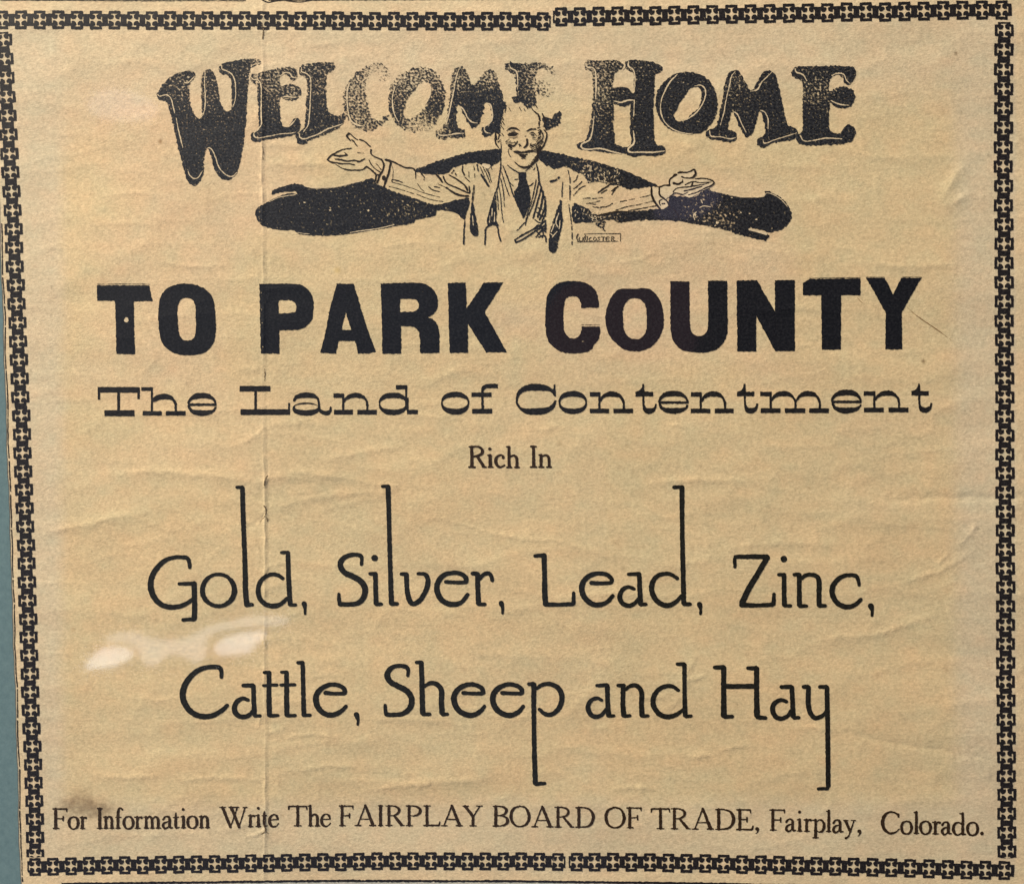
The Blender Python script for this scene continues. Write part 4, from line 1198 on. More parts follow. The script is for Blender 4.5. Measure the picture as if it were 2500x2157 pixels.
# ---- bottom line of small serif type: x 0..1 across the letter, y 0..1 from baseline to cap height, widths in cap heights
a_, s_, t_ = .115, .055, .06
SM = {
    'F': ([[(.2, .03, a_), (.2, .97, a_)], [(.04, .02, .05), (.42, .02, .05)], [(.02, .97, .06), (.95, .97, .06)], [(.95, .97, .08), (.97, .83, .04)], [(.25, .5, s_), (.68, .5, s_)], [(.72, .6, .06), (.72, .4, .06)]], ()),
    'T': ([[(.5, .03, a_), (.5, .97, a_)], [(.32, .02, .05), (.68, .02, .05)], [(.05, .97, .07), (.95, .97, .07)], [(.03, .95, .08), (.01, .82, .05)], [(.96, .95, .08), (.99, .82, .05)]], ()),
    'I': ([[(.5, .03, .125), (.5, .97, .12)], [(.08, .02, .05), (.92, .02, .05)], [(.08, .98, .05), (.92, .98, .05)]], ()),
    'A': ([[(.13, .03, .06), (.5, 1.0, .06)], [(.5, 1.0, .1), (.87, .04, .13)], [(.25, .33, .05), (.7, .33, .05)], [(0, .02, .05), (.28, .02, .05)], [(.72, .02, .06), (1.0, .02, .06)]], ()),
    'R': ([[(.16, .03, a_), (.16, .97, a_)], [(.0, .02, .05), (.33, .02, .05)], [(.0, .98, .05), (.42, .97, .06), (.66, .88, .1), (.72, .74, .11), (.62, .59, .09), (.4, .51, .05), (.2, .5, .05)], [(.45, .5, .09), (.7, .22, .12), (.85, .06, .11)], [(.8, .02, .05), (1, .02, .05)]], ()),
    'P': ([[(.2, .03, a_), (.2, .97, a_)], [(.02, .02, .05), (.4, .02, .05)], [(.02, .98, .05), (.5, .97, .06), (.83, .88, .1), (.93, .73, .12), (.8, .57, .1), (.5, .49, .05), (.28, .5, .05)]], ()),
    'L': ([[(.2, .03, a_), (.2, .97, a_)], [(.02, .98, .05), (.4, .98, .05)], [(.02, .03, .06), (.92, .03, .08)], [(.95, .05, .08), (.99, .2, .05)]], ()),
    'Y': ([[(.12, .97, .12), (.52, .48, .12)], [(.52, .48, a_), (.52, .04, a_)], [(.88, .97, .05), (.54, .48, .06)], [(0, .98, .05), (.28, .98, .05)], [(.72, .98, .05), (1, .98, .05)], [(.36, .02, .05), (.68, .02, .05)]], ()),
    'B': ([[(.18, .03, .13), (.18, .97, .12)], [(.02, .98, .05), (.45, .98, .06), (.78, .9, .1), (.86, .76, .12), (.74, .6, .09), (.4, .53, .05), (.24, .53, .05)], [(.4, .53, .05), (.8, .46, .09), (.94, .28, .13), (.82, .1, .1), (.5, .03, .06), (.02, .02, .06)]], ()),
    'O': ([[(.5, 1.0, .06), (.22, .9, .09), (.07, .68, .12), (.06, .4, .12), (.2, .12, .1), (.48, .0, .06), (.78, .1, .09), (.94, .36, .12), (.93, .62, .12), (.78, .9, .09), (.5, 1.0, .06)]], ()),
    'D': ([[(.17, .03, .12), (.17, .97, .12)], [(.02, .97, .06), (.45, .97, .06), (.78, .86, .09), (.94, .6, .13), (.92, .35, .13), (.74, .1, .09), (.4, .03, .06), (.02, .02, .06)]], ()),
    'E': ([[(.2, .03, a_), (.2, .97, a_)], [(.02, .98, .05), (.8, .97, .07)], [(.82, .96, .08), (.84, .83, .05)], [(.25, .51, s_), (.6, .51, s_)], [(.63, .61, .06), (.63, .4, .06)], [(.02, .03, .06), (.9, .03, .08)], [(.94, .05, .08), (.99, .2, .05)]], ()),
    'C': ([[(.93, .78, .08), (.93, .9, .07)], [(.93, .84, .08), (.7, .98, .07), (.4, .99, .08), (.14, .8, .12), (.05, .5, .13), (.16, .18, .12), (.45, .0, .09), (.75, .04, .07), (.98, .2, .04)]], ()),
    'W': ([[(.1, .97, .12), (.39, .02, .11)], [(.39, .02, .05), (.55, .6, .05), (.64, .97, .06)], [(.42, .97, .12), (.71, .02, .11)], [(.71, .02, .05), (.93, .97, .05)], [(0, .98, .05), (.2, .98, .05)], [(.34, .98, .05), (.7, .98, .05)], [(.86, .98, .05), (1, .98, .05)]], ()),
    'o': ([[(.5, .59, .06), (.2, .52, .09), (.07, .3, .12), (.2, .06, .09), (.5, -.01, .06), (.8, .06, .09), (.93, .28, .12), (.8, .52, .09), (.5, .59, .06)]], ()),
    'r': ([[(.0, .55, .05), (.3, .56, .06)], [(.32, .57, .1), (.32, .03, a_)], [(.05, .02, .05), (.68, .02, .05)], [(.4, .42, .05), (.62, .56, .07), (.85, .54, .11)]], ()),
    'n': ([[(.0, .55, .05), (.16, .56, .06)], [(.2, .57, .1), (.2, .03, a_)], [(.03, .02, .05), (.4, .02, .05)], [(.27, .45, .05), (.5, .58, .08), (.74, .5, .11), (.78, .3, a_), (.78, .03, a_)], [(.6, .02, .05), (.98, .02, .05)]], ()),
    'm': ([[(.0, .55, .05), (.1, .56, .06)], [(.13, .57, .09), (.13, .03, a_)], [(.02, .02, .05), (.26, .02, .05)], [(.18, .45, .05), (.33, .58, .08), (.47, .5, .11), (.49, .3, a_), (.49, .03, a_)], [(.38, .02, .05), (.62, .02, .05)],
           [(.53, .45, .05), (.68, .58, .08), (.83, .5, .11), (.86, .3, a_), (.86, .03, a_)], [(.74, .02, .05), (1, .02, .05)]], ()),
    'f': ([[(.98, .93, .09), (.78, 1.0, .06), (.5, .96, .09), (.36, .8, .11), (.34, .5, .115), (.34, .03, a_)], [(.05, .02, .05), (.68, .02, .05)], [(.02, .55, .05), (.8, .55, .05)]], ()),
    'a': ([[(.1, .44, .09), (.3, .57, .06), (.6, .56, .09), (.7, .42, .11), (.7, .12, .11), (.8, .03, .08), (.98, .04, .05)], [(.65, .35, .05), (.25, .28, .08), (.08, .14, .11), (.25, .0, .09), (.5, .04, .06), (.68, .14, .05)]], ()),
    't': ([[(.42, .75, .05), (.4, .5, .11), (.4, .15, .115), (.55, .02, .09), (.95, .06, .04)], [(.02, .54, .05), (.85, .55, .05)]], ()),
    'i': ([[(.05, .55, .05), (.4, .56, .06)], [(.52, .57, .1), (.52, .03, .12)], [(.08, .02, .05), (.96, .02, .05)]], [(.5, .92, .075)]),
    'h': ([[(.0, .98, .05), (.15, .98, .06)], [(.18, 1.0, .1), (.2, .03, a_)], [(.03, .02, .05), (.4, .02, .05)], [(.27, .45, .05), (.5, .58, .08), (.74, .5, .11), (.78, .3, a_), (.78, .03, a_)], [(.6, .02, .05), (.98, .02, .05)]], ()),
    'e': ([[(.12, .33, .05), (.88, .35, .05)], [(.9, .36, .07), (.78, .53, .09), (.5, .59, .06), (.2, .5, .09), (.07, .3, .12), (.2, .07, .11), (.5, -.01, .08), (.78, .05, .05), (.95, .16, .04)]], ()),
    'p': ([[(.0, .55, .05), (.16, .56, .06)], [(.24, .57, .1), (.24, -.26, a_)], [(.03, -.28, .05), (.46, -.28, .05)], [(.32, .46, .05), (.58, .58, .06), (.84, .48, .1), (.93, .28, .12), (.82, .06, .1), (.55, -.01, .06), (.3, .08, .05)]], ()),
    'l': ([[(.05, .98, .05), (.4, .98, .06)], [(.52, 1.0, .1), (.52, .03, .12)], [(.05, .02, .05), (.96, .02, .05)]], ()),
    'd': ([[(.55, .98, .05), (.7, .98, .06)], [(.77, 1.0, .09), (.77, .04, a_)], [(.78, .02, .05), (.98, .03, .05)], [(.72, .46, .05), (.45, .58, .06), (.15, .48, .1), (.06, .28, .12), (.16, .06, .1), (.42, -.01, .06), (.7, .1, .05)]], ()),
    'y': ([[(.16, .54, .11), (.55, .05, .11)], [(.86, .54, .05), (.55, .02, .06), (.38, -.2, .06), (.18, -.27, .1)], [(0, .56, .05), (.34, .56, .05)], [(.66, .56, .05), (1, .56, .05)]], ()),
    ',': ([[(.5, .05, .15), (.65, .02, .12), (.55, -.1, .05), (.25, -.17, .03)]], ()),
    '.': ([], [(.5, .06, .09)]),
}
foot = line_of("small serif address line above the bottom border")
P1 = (100, .25097)
P2 = (520, .21236)
P3 = (810, .21236)
P4 = (1190, .21236)
P5 = (1580, .21236)
P6 = (1840, .21236)
P7 = (2100, .19305)
ROWS = [
    (P1, [('F', 115, 256, 325), ('o', 265, 370, 325), ('r', 383, 445, 325), ('I', 545, 600, 323), ('n', 612, 712, 322), ('f', 728, 792, 322), ('o', 800, 905, 322), ('r', 913, 990, 322), ('m', 1003, 1165, 320),
          ('a', 1180, 1282, 320), ('t', 1288, 1348, 320), ('i', 1362, 1408, 318), ('o', 1420, 1525, 318), ('n', 1540, 1642, 317)]),
    (P2, [('W', 78, 390, 368), ('r', 405, 482, 364), ('i', 490, 550, 362), ('t', 565, 625, 360), ('e', 640, 757, 360), ('T', 866, 1080, 355), ('h', 1093, 1228, 355), ('e', 1238, 1355, 356)]),
    (P3, [('F', 83, 248, 353), ('A', 266, 502, 352), ('I', 532, 586, 352), ('R', 622, 832, 353), ('P', 852, 1030, 353), ('L', 1055, 1242, 354), ('A', 1258, 1498, 355), ('Y', 1508, 1728, 356)]),
    (P4, [('B', 63, 242, 358), ('O', 258, 490, 360), ('A', 508, 752, 366), ('R', 776, 992, 368), ('D', 1013, 1227, 370), ('O', 1350, 1582, 372), ('F', 1600, 1772, 374)]),
    (P5, [('T', 43, 260, 385), ('R', 276, 492, 387), ('A', 516, 758, 390), ('D', 783, 1002, 393), ('E', 1023, 1217, 398), (',', 1232, 1290, 396)]),
    (P6, [('F', 183, 357, 402), ('a', 362, 482, 412), ('i', 498, 553, 413), ('r', 578, 665, 415), ('p', 675, 817, 418), ('l', 832, 888, 418), ('a', 903, 1028, 424), ('y', 1033, 1168, 424), (',', 1182, 1240, 424)]),
    (P7, [('C', 268, 497, 478), ('o', 510, 657, 484), ('l', 676, 738, 482), ('o', 750, 897, 486), ('r', 912, 1018, 490), ('a', 1023, 1152, 494), ('d', 1165, 1332, 498), ('o', 1343, 1492, 500), ('.', 1500, 1570, 496)]),
]
for (X0, k), lst in ROWS:
    for ch, xa, xb, yb in lst:
        ax, bx, by = X0 + xa * k, X0 + xb * k, 1940 + yb * k
        cap = 50.0 + 3.0 * max(0, (ax - 1500) / 900.0)
        g, dots = SM[ch]
        p = Print()
        wd = bx - ax
        for L in g:
            p.line(S0, [(ax + x * wd, by - y * cap, w * cap * 1.24) for x, y, w in L], amp=.35, step=3.2)
        for x, y, r in dots:
            p.dot(S0, ax + x * wd, by - y * cap, r * cap)
        p.build("letter", M_SMALL, foot)

# ------------------------------------------------------------------ drawing of the man with open arms
def part(name, label):
    o = bpy.data.objects.new(name, None)
    o.empty_display_size = .01
    COL.objects.link(o)
    o.parent = page
    o['label'] = label
    return o


pic = part("drawing", "pen drawing of a smiling man in suit and tie with open arms before a black scroll shape")
D = F(600, 400, .28958)
Eh = F(1100, 230, .22371)
Fh = F(1400, 350, .27027)
G = F(780, 300, .19305)
e2s = lambda x, y: (1100 + x * .22371, 230 + y * .22371)
f2s = lambda x, y: (1400 + x * .27027, 350 + y * .27027)

p = Print()
p.poly(D, [(220, 225, 1), (320, 190), (400, 170), (470, 175), (520, 200), (600, 215), (700, 210), (800, 195), (880, 175), (960, 150), (1070, 125), (1090, 150), (1110, 172), (1170, 200), (1250, 235), (1350, 265),
           (1450, 300), (1520, 325), (1600, 345), (1700, 325), (1800, 300), (1885, 285, 1), (1885, 330), (1866, 400), (1845, 475, 1), (1820, 462), (1790, 425), (1720, 400), (1650, 392), (1610, 392, 1), (1605, 435, 1),
           (1500, 460), (1430, 475), (1415, 495), (1300, 520), (1150, 545), (1000, 570), (850, 595), (700, 605), (550, 603), (440, 590), (395, 560), (300, 560), (200, 540), (130, 515), (95, 460), (80, 415),
           (100, 375), (180, 325), (280, 275), (380, 248), (442, 262, 1), (425, 236, 1), (340, 236), (222, 262, 1)], amp=.8)
p.build("scroll_shape", M_PIC, pic)
p = Print()
p.poly(B, [(745, 1010, 1), (850, 975), (950, 940), (1050, 910), (1150, 880), (1280, 860), (1400, 845), (1457, 842, 1), (1466, 880), (1462, 925, 1), (1430, 960), (1390, 985), (1340, 990), (1300, 975), (1250, 958),
           (1200, 965), (1150, 975), (1100, 985), (1050, 1010), (1010, 1045), (960, 1055), (850, 1055), (790, 1045), (740, 1036, 1)], amp=1.0)
p.build("scroll_shape", M_PIC, pic)
p = Print()
q = [e2s(*v) for v in [(985, 620), (1050, 620), (1200, 650), (1350, 685), (1500, 715), (1600, 740)]] + [f2s(*v) for v in [(150, 155), (300, 195), (450, 243), (600, 303), (690, 350), (760, 384), (700, 388), (600, 400), (480, 410), (430, 388), (350, 372), (240, 352), (135, 350), (100, 312), (60, 262)]] + \
    [e2s(*v) for v in [(1390, 860), (1300, 815), (1230, 792), (1150, 815), (1050, 780), (990, 730), (960, 680)]]
p.poly(S0, q, amp=1.2)
p.build("scroll_shape", M_PIC, pic)
p = Print()
p.poly(Fh, [(0, 545), (60, 560), (130, 592), (190, 640), (270, 640), (370, 622), (500, 612), (640, 602), (780, 588), (850, 560), (862, 490), (950, 478), (1030, 480), (1090, 480), (1160, 435), (1210, 395), (1250, 428), (1350, 455), (1450, 480), (1560, 490),
            (1680, 490), (1730, 470), (1728, 435), (1800, 450), (1870, 490), (1930, 550), (1965, 620), (1965, 680), (1930, 740), (1870, 780), (1800, 800), (1755, 802, 1), (1680, 780), (1600, 762), (1578, 772, 1), (1640, 800), (1735, 826),
            (1768, 830, 1), (1738, 885, 1), (1640, 860), (1500, 825), (1350, 780), (1200, 745), (1050, 720), (950, 700), (800, 695), (650, 690), (500, 700), (400, 713), (360, 690), (290, 692), (230, 705), (150, 715), (60, 712), (0, 718)], amp=1.0)
p.poly(Fh, [(200, 722), (285, 700), (272, 760), (290, 798), (235, 765)], amp=1.0)
p.build("scroll_shape", M_PIC, pic)

q = Print()
q.lines(D, [[(500, 190, 6), (560, 203, 8), (640, 204, 8), (760, 194, 7), (880, 168, 6), (1000, 142, 5)], [(440, 582, 5), (500, 590, 6), (540, 592, 4)], [(880, 580, 5), (1000, 562, 7), (1120, 545, 6), (1250, 515, 8)],
            [(200, 320, 4), (290, 282, 5), (420, 262, 5)]])
q.lines(Fh, [[(1340, 447, 4), (1500, 482, 6), (1600, 486, 6), (1720, 480, 6), (1740, 450, 5), (1800, 462, 6), (1870, 505, 6), (1930, 570, 6)], [(1590, 778, 20), (1660, 795, 18), (1740, 818, 22)]])
for x, y in [(490, 328), (710, 392), (1030, 395)]:
    q.dot(D, x + random.gauss(0, 4), y, random.uniform(7, 13), random.uniform(5, 9), amp=.6)
for x, y, r in [(1430, 490, 9), (1100, 650, 10), (1300, 715, 16), (1590, 635, 8), (1510, 625, 8), (1320, 560, 7), (1650, 690, 10), (1280, 745, 8)]:
    q.dot(Fh, x, y, r, r * .6, amp=.7)
rr_ = random.Random(5)
for i in range(46):
    x, y = rr_.uniform(90, 430), rr_.uniform(190, 400)
    if y < 150 + x * .25 or y > 350:
        continue
    a = rr_.uniform(0, 3.1)
    q.line(Fh, [(x, y, 4), (x + 12 * math.cos(a), y + 12 * math.sin(a), 7), (x + 20 * math.cos(a + .6), y + 20 * math.sin(a + .6), 4)], step=3)
for i in range(34):
    x, y = rr_.uniform(10, 260), rr_.uniform(580, 700)
    a = rr_.uniform(0, 3.1)
    q.line(Fh, [(x, y, 3), (x + 10 * math.cos(a), y + 10 * math.sin(a), 6), (x + 18 * math.cos(a + .8), y + 18 * math.sin(a + .8), 3)], step=3)
q.lines(Fh, [[(1095, 690, 8), (1085, 650, 9), (1110, 620, 7)], [(1140, 580, 6), (1180, 565, 7), (1240, 575, 5)], [(1150, 510, 6), (1165, 540, 6)]])
q.build("bare_streak", M_BARE, pic, level=1)

# left arm and hand
LW = 1.22
p = Print()
p.lines(G, [[(375, 140, 22), (347, 165, 22), (362, 195, 20), (390, 225, 14)], [(378, 132, 12), (430, 180, 12), (480, 215, 12)], [(510, 215, 16), (570, 240, 14), (640, 300, 16)], [(652, 345, 20), (650, 390, 14), (700, 430, 14), (780, 465, 16)],
            [(100, 472, 14), (140, 420, 16), (200, 385, 16), (290, 342, 12), (400, 325, 14)], [(165, 405, 14), (250, 422, 20), (350, 408, 16)], [(102, 475, 12), (150, 500, 18), (200, 508, 14)],
            [(200, 460, 14), (280, 470, 20), (360, 487, 16), (440, 476, 14), (500, 492, 18), (570, 458, 14)], [(185, 500, 10), (280, 520, 16), (370, 520, 12), (440, 532, 14)], [(210, 530, 10), (280, 575, 12), (350, 595, 16), (450, 600, 14), (540, 595, 14), (595, 555, 14)],
            [(595, 555, 14), (660, 600, 20), (715, 655, 20)], [(715, 655, 14), (765, 665, 16)], [(625, 470, 8), (650, 520, 12), (700, 580, 12), (775, 632, 12)], [(715, 520, 8), (745, 550, 7), (778, 592, 8)], [(430, 230, 14), (455, 270, 8), (480, 300, 8)],
            [(410, 215, 10), (440, 245, 12)], [(320, 380, 10), (340, 395, 10)], [(480, 380, 6), (560, 385, 6)]], amp=.35)
p.build("left_hand", M_LINE, pic)
p = Print()
p.lines(G, [[(782, 465, 20), (812, 520, 18), (805, 590, 18), (762, 665, 20), (730, 760, 20)], [(835, 470, 20), (895, 492, 24), (890, 560, 18), (872, 650, 20), (835, 750, 20), (810, 828, 18)], [(718, 665, 16), (705, 735, 18)],
            [(845, 468, 20), (920, 490, 18), (1000, 530, 16), (1090, 568, 16), (1180, 577, 16), (1215, 618, 14)], [(1215, 625, 8), (1216, 710, 6)], [(920, 540, 4), (932, 620, 5), (926, 705, 5)],
            [(1045, 752, 12), (980, 730, 10), (920, 718, 10)], [(918, 718, 8), (920, 750, 8), (1000, 772, 7), (1150, 820, 6), (1300, 880, 7), (1420, 915, 7), (1520, 940, 6)],
            [(880, 805, 8), (960, 825, 6), (1080, 860, 7)], [(1100, 868, 6), (1190, 895, 7)], [(1230, 905, 6), (1400, 968, 7), (1560, 995, 8)], [(1240, 770, 7), (1275, 825, 8), (1320, 868, 7)],
            [(1290, 650, 14), (1325, 690, 10), (1320, 722, 10)], [(1380, 810, 10), (1430, 850, 12), (1520, 872, 10)], [(1480, 660, 20), (1520, 700, 22), (1550, 748, 18)], [(1565, 680, 14), (1605, 760, 14), (1740, 825, 16), (1890, 890, 16)],
            [(1640, 660, 14), (1740, 718, 18), (1840, 795, 18), (1868, 850, 20)], [(1600, 820, 18), (1700, 885, 22), (1790, 920, 22), (1880, 925, 18)], [(1500, 775, 6), (1560, 800, 8), (1600, 825, 8)], [(1450, 808, 10), (1520, 820, 8)],
            [(1810, 550, 14), (1805, 600, 14), (1830, 660, 16)], [(1840, 690, 10), (1870, 720, 10), (1895, 745, 10)], [(1886, 620, 5), (1890, 695, 5)], [(1950, 550, 6), (1958, 600, 6)], [(1960, 640, 6), (1962, 700, 5)], [(1958, 800, 6), (1950, 900, 8), (1935, 1020, 8)],
            [(1700, 600, 12), (1670, 640, 10)], [(1720, 640, 10), (1725, 660, 12)], [(1890, 800, 8), (1900, 880, 14)], [(350, 820, 0.1), (352, 821, .1)]], amp=.35)
p.dot(G, 815, 700, 26, 32)
p.build("left_sleeve", M_LINE, pic)

# face
LW = 1.1
p = Print()
p.lines(Eh, [[(490, 425, 12), (485, 500, 14), (500, 555, 14), (528, 592, 10)], [(500, 420, 12), (545, 450, 10)], [(530, 440, 10), (520, 490, 12)], [(515, 525, 10), (545, 500, 8)], [(548, 520, 7), (552, 600, 9)], [(498, 450, 8), (505, 500, 10)],
             [(635, 150, 8), (655, 185, 7)], [(600, 170, 8), (590, 200, 8)], [(750, 145, 8), (768, 180, 8)], [(800, 160, 7), (812, 185, 7)], [(820, 130, 10), (840, 160, 9)], [(880, 150, 9), (900, 180, 9)], [(912, 188, 12), (955, 225, 18)], [(962, 240, 20), (975, 285, 18)], [(966, 305, 16), (965, 345, 14)],
             [(920, 110, 10), (945, 150, 8)], [(1000, 215, 14), (1022, 265, 16), (1035, 330, 12)], [(1010, 230, 10), (1050, 290, 12)], [(560, 250, 10), (575, 285, 8)], [(565, 300, 12), (582, 330, 10)], [(550, 345, 10), (578, 385, 8)], [(560, 430, 8), (575, 455, 8)], [(545, 300, 7), (555, 330, 7)],
             [(612, 400, 8), (650, 375, 20), (700, 374, 22), (735, 385, 12), (752, 398, 6)], [(832, 402, 12), (875, 384, 16), (925, 382, 16)], [(948, 372, 10), (975, 360, 8)],
             [(622, 440, 8), (655, 426, 14), (700, 420, 12), (738, 432, 8)], [(632, 452, 12), (660, 446, 24), (690, 446, 24), (722, 440, 12)], [(640, 474, 5), (690, 480, 8), (728, 466, 5)], [(650, 405, 6), (700, 402, 6)],
             [(862, 428, 8), (890, 418, 12), (915, 430, 10)], [(880, 444, 14), (905, 446, 16)], [(925, 440, 10), (935, 455, 8)], [(892, 470, 6), (925, 470, 6)], [(890, 488, 5), (925, 492, 5)], [(810, 462, 6), (825, 455, 6)],
             [(832, 492, 16), (836, 540, 22), (822, 568, 20), (798, 584, 12)], [(880, 530, 7), (870, 555, 10), (905, 572, 8)], [(745, 550, 14), (766, 564, 12)], [(755, 545, 8), (750, 570, 8)],
             [(600, 522, 7), (640, 490, 7)], [(606, 542, 7), (652, 510, 7)], [(640, 550, 16), (680, 566, 20), (712, 545, 14), (728, 515, 10)], [(632, 560, 20), (662, 585, 20)], [(628, 600, 7), (633, 650, 7), (652, 682, 7)], [(640, 596, 8), (665, 606, 8)], [(648, 535, 8), (690, 528, 6)], [(700, 520, 7), (708, 548, 9)],
             [(694, 628, 18), (725, 632, 28), (760, 636, 22)], [(760, 636, 16), (820, 634, 14)], [(815, 632, 18), (855, 624, 28), (895, 620, 20)], [(738, 655, 8), (770, 662, 18), (805, 666, 18), (835, 656, 10)], [(755, 676, 8), (785, 682, 20), (815, 680, 14)], [(770, 700, 8), (812, 700, 9)],
             [(712, 750, 12), (745, 782, 18), (800, 800, 22), (850, 792, 20), (895, 760, 16), (930, 720, 16)], [(698, 742, 6), (712, 760, 8)],
             [(1020, 392, 12), (1048, 430, 14), (1042, 490, 14), (1015, 560, 16), (980, 615, 14)], [(1000, 420, 12), (1008, 470, 10), (985, 520, 12)], [(1020, 340, 14), (1040, 378, 14)], [(985, 400, 18), (970, 440, 14)], [(1010, 515, 8), (990, 545, 10)]] +
        [[(930 + (i % 3) * 5, 505 + i * 20, 7), (985 - (i % 2) * 8, 462 + i * 20, 10)] for i in range(9)] + [[(860 + i * 13, 570 + i * 16, 7), (930 + i * 6, 540 + i * 18, 8)] for i in range(5)] +
        [[(850 + i * 14, 775 - i * 17, 7), (890 + i * 13, 795 - i * 28, 8)] for i in range(6)] + [[(952, 400 + i * 26, 6), (978, 388 + i * 26, 8)] for i in range(4)], amp=.35, step=3)
p.poly(Eh, [(950, 590), (985, 560), (985, 600), (960, 650), (965, 700), (930, 740), (880, 790), (840, 810), (905, 740), (935, 690), (940, 640)], amp=1.1)
p.build("face", M_LINE, pic)
LW = 1.22
# necktie
p = Print()
p.poly(Eh, [(745, 850, 1), (820, 850, 1), (826, 895), (822, 945), (850, 1010), (868, 1090), (872, 1180), (840, 1265), (800, 1350, 1), (770, 1300), (730, 1210), (700, 1130), (694, 1060), (715, 990), (745, 930), (740, 890)], amp=.7)
p.build("necktie", M_PIC, pic)
# suit
p = Print()
p.lines(Eh, [[(620, 775, 8), (680, 822, 12), (740, 857, 12)], [(820, 835, 8), (890, 775, 7), (955, 718, 8)], [(548, 715, 8), (545, 800, 12), (530, 900, 14), (515, 1000, 12), (480, 1100, 10), (440, 1230, 10), (400, 1385, 12)],
             [(935, 760, 10), (958, 860, 14), (962, 940, 16), (1000, 1060, 12), (1035, 1180, 14)],
             [(570, 780, 8), (610, 880, 9), (650, 1000, 10), (690, 1120, 12)], [(555, 850, 7), (600, 1000, 8), (640, 1110, 6)], [(545, 920, 7), (575, 1060, 9), (582, 1160, 7)], [(525, 1000, 7), (545, 1120, 8), (555, 1260, 6), (575, 1400, 5)],
             [(505, 1060, 8), (515, 1170, 8), (520, 1260, 6)], [(490, 1110, 10), (495, 1230, 10), (500, 1310, 8)], [(475, 1140, 12), (470, 1260, 14), (480, 1340, 12)], [(455, 1200, 14), (445, 1310, 16), (455, 1410, 14)],
             [(590, 840, 6), (640, 960, 7)], [(640, 960, 8), (680, 1000, 7)], [(580, 1180, 5), (590, 1230, 5)], [(430, 1300, 14), (415, 1390, 14)],
             [(700, 930, 10), (735, 925, 6)], [(825, 930, 8), (850, 1000, 10), (905, 968, 8)], [(690, 1110, 8), (740, 1230, 10), (792, 1350, 10)],
             [(920, 800, 6), (905, 825, 8)], [(935, 930, 8), (905, 1080, 9), (880, 1180, 7)], [(960, 960, 10), (930, 1100, 12), (890, 1230, 10), (830, 1360, 9)], [(990, 1010, 14), (955, 1150, 14), (900, 1350, 16)], [(1010, 1060, 14), (990, 1200, 18), (950, 1340, 16)],
             [(1030, 1120, 16), (1025, 1240, 16), (970, 1370, 14)], [(1035, 1200, 14), (1035, 1290, 12), (1000, 1380, 14)], [(880, 1190, 8), (840, 1300, 10), (815, 1430, 10)], [(830, 1380, 8), (770, 1440, 8), (722, 1490, 9)],
             [(705, 1585, 12), (770, 1545, 16), (850, 1500, 14), (950, 1450, 14), (1035, 1375, 12)], [(715, 1615, 14), (790, 1585, 12), (870, 1530, 14), (900, 1510, 14)], [(700, 1590, 14), (712, 1618, 16)],
             [(870, 1540, 12), (930, 1490, 14), (1035, 1430, 18)], [(930, 1560, 10), (980, 1500, 16), (1040, 1460, 16)], [(960, 1560, 12), (1025, 1545, 16), (1040, 1610, 12)], [(985, 1420, 14), (1010, 1520, 14)], [(1035, 1380, 12), (1040, 1480, 10)], [(940, 1290, 14), (975, 1310, 12), (985, 1350, 12)], [(955, 1240, 12), (1000, 1260, 10)], [(920, 1370, 10), (960, 1400, 12), (1000, 1395, 10)], [(975, 1450, 14), (1035, 1500, 16)], [(940, 1500, 12), (1000, 1560, 14)], [(1000, 1330, 14), (1035, 1330, 12)], [(900, 1470, 10), (960, 1420, 10)],
             [(155, 1385, 10), (146, 1500, 14), (142, 1635, 14)], [(255, 990, 6), (240, 1090, 8), (232, 1170, 7)], [(335, 880, 18), (370, 935, 22), (412, 1000, 20)], [(320, 790, 6), (350, 860, 6), (370, 900, 5)], [(350, 790, 8), (390, 870, 7), (430, 970, 6)], [(380, 800, 7), (420, 880, 6), (445, 960, 6)],
             [(405, 820, 5), (425, 880, 6)], [(290, 770, 12), (300, 840, 8)], [(435, 790, 6), (450, 820, 5)],
             [(445, 1425, 12), (388, 1458, 14), (378, 1560, 14), (374, 1640, 14)], [(440, 1415, 12), (505, 1440, 14), (522, 1520, 14), (545, 1602, 14)],
             [(1090, 952, 20), (1140, 938, 16), (1182, 908, 18)], [(1280, 830, 7), (1298, 900, 8), (1303, 970, 7)], [(1300, 1000, 10), (1303, 1060, 14), (1300, 1150, 8)], [(1222, 955, 6), (1215, 1050, 8), (1212, 1120, 7)], [(1290, 1200, 6), (1305, 1320, 8), (1320, 1420, 7)],
             [(1325, 1440, 10), (1322, 1480, 9)], [(1325, 1510, 10), (1325, 1580, 9)], [(1325, 1610, 12), (1325, 1640, 10)]], amp=.4, step=3)
p.poly(Eh, [(235, 1180), (262, 1300), (290, 1420), (300, 1530), (255, 1552), (215, 1500), (210, 1380), (220, 1260)], amp=.7)
p.poly(Eh, [(1205, 1150), (1212, 1250), (1220, 1400), (1200, 1500), (1172, 1600), (1160, 1685), (1110, 1730), (1070, 1680), (1070, 1600), (1080, 1500), (1120, 1380), (1150, 1280), (1180, 1220)], amp=1.0)
p.poly(Eh, [(425, 1280), (470, 1180), (500, 1290), (500, 1380), (520, 1440), (460, 1420), (410, 1440), (400, 1390)], amp=1.0)
p.build("suit", M_PIC, pic)
q = Print()
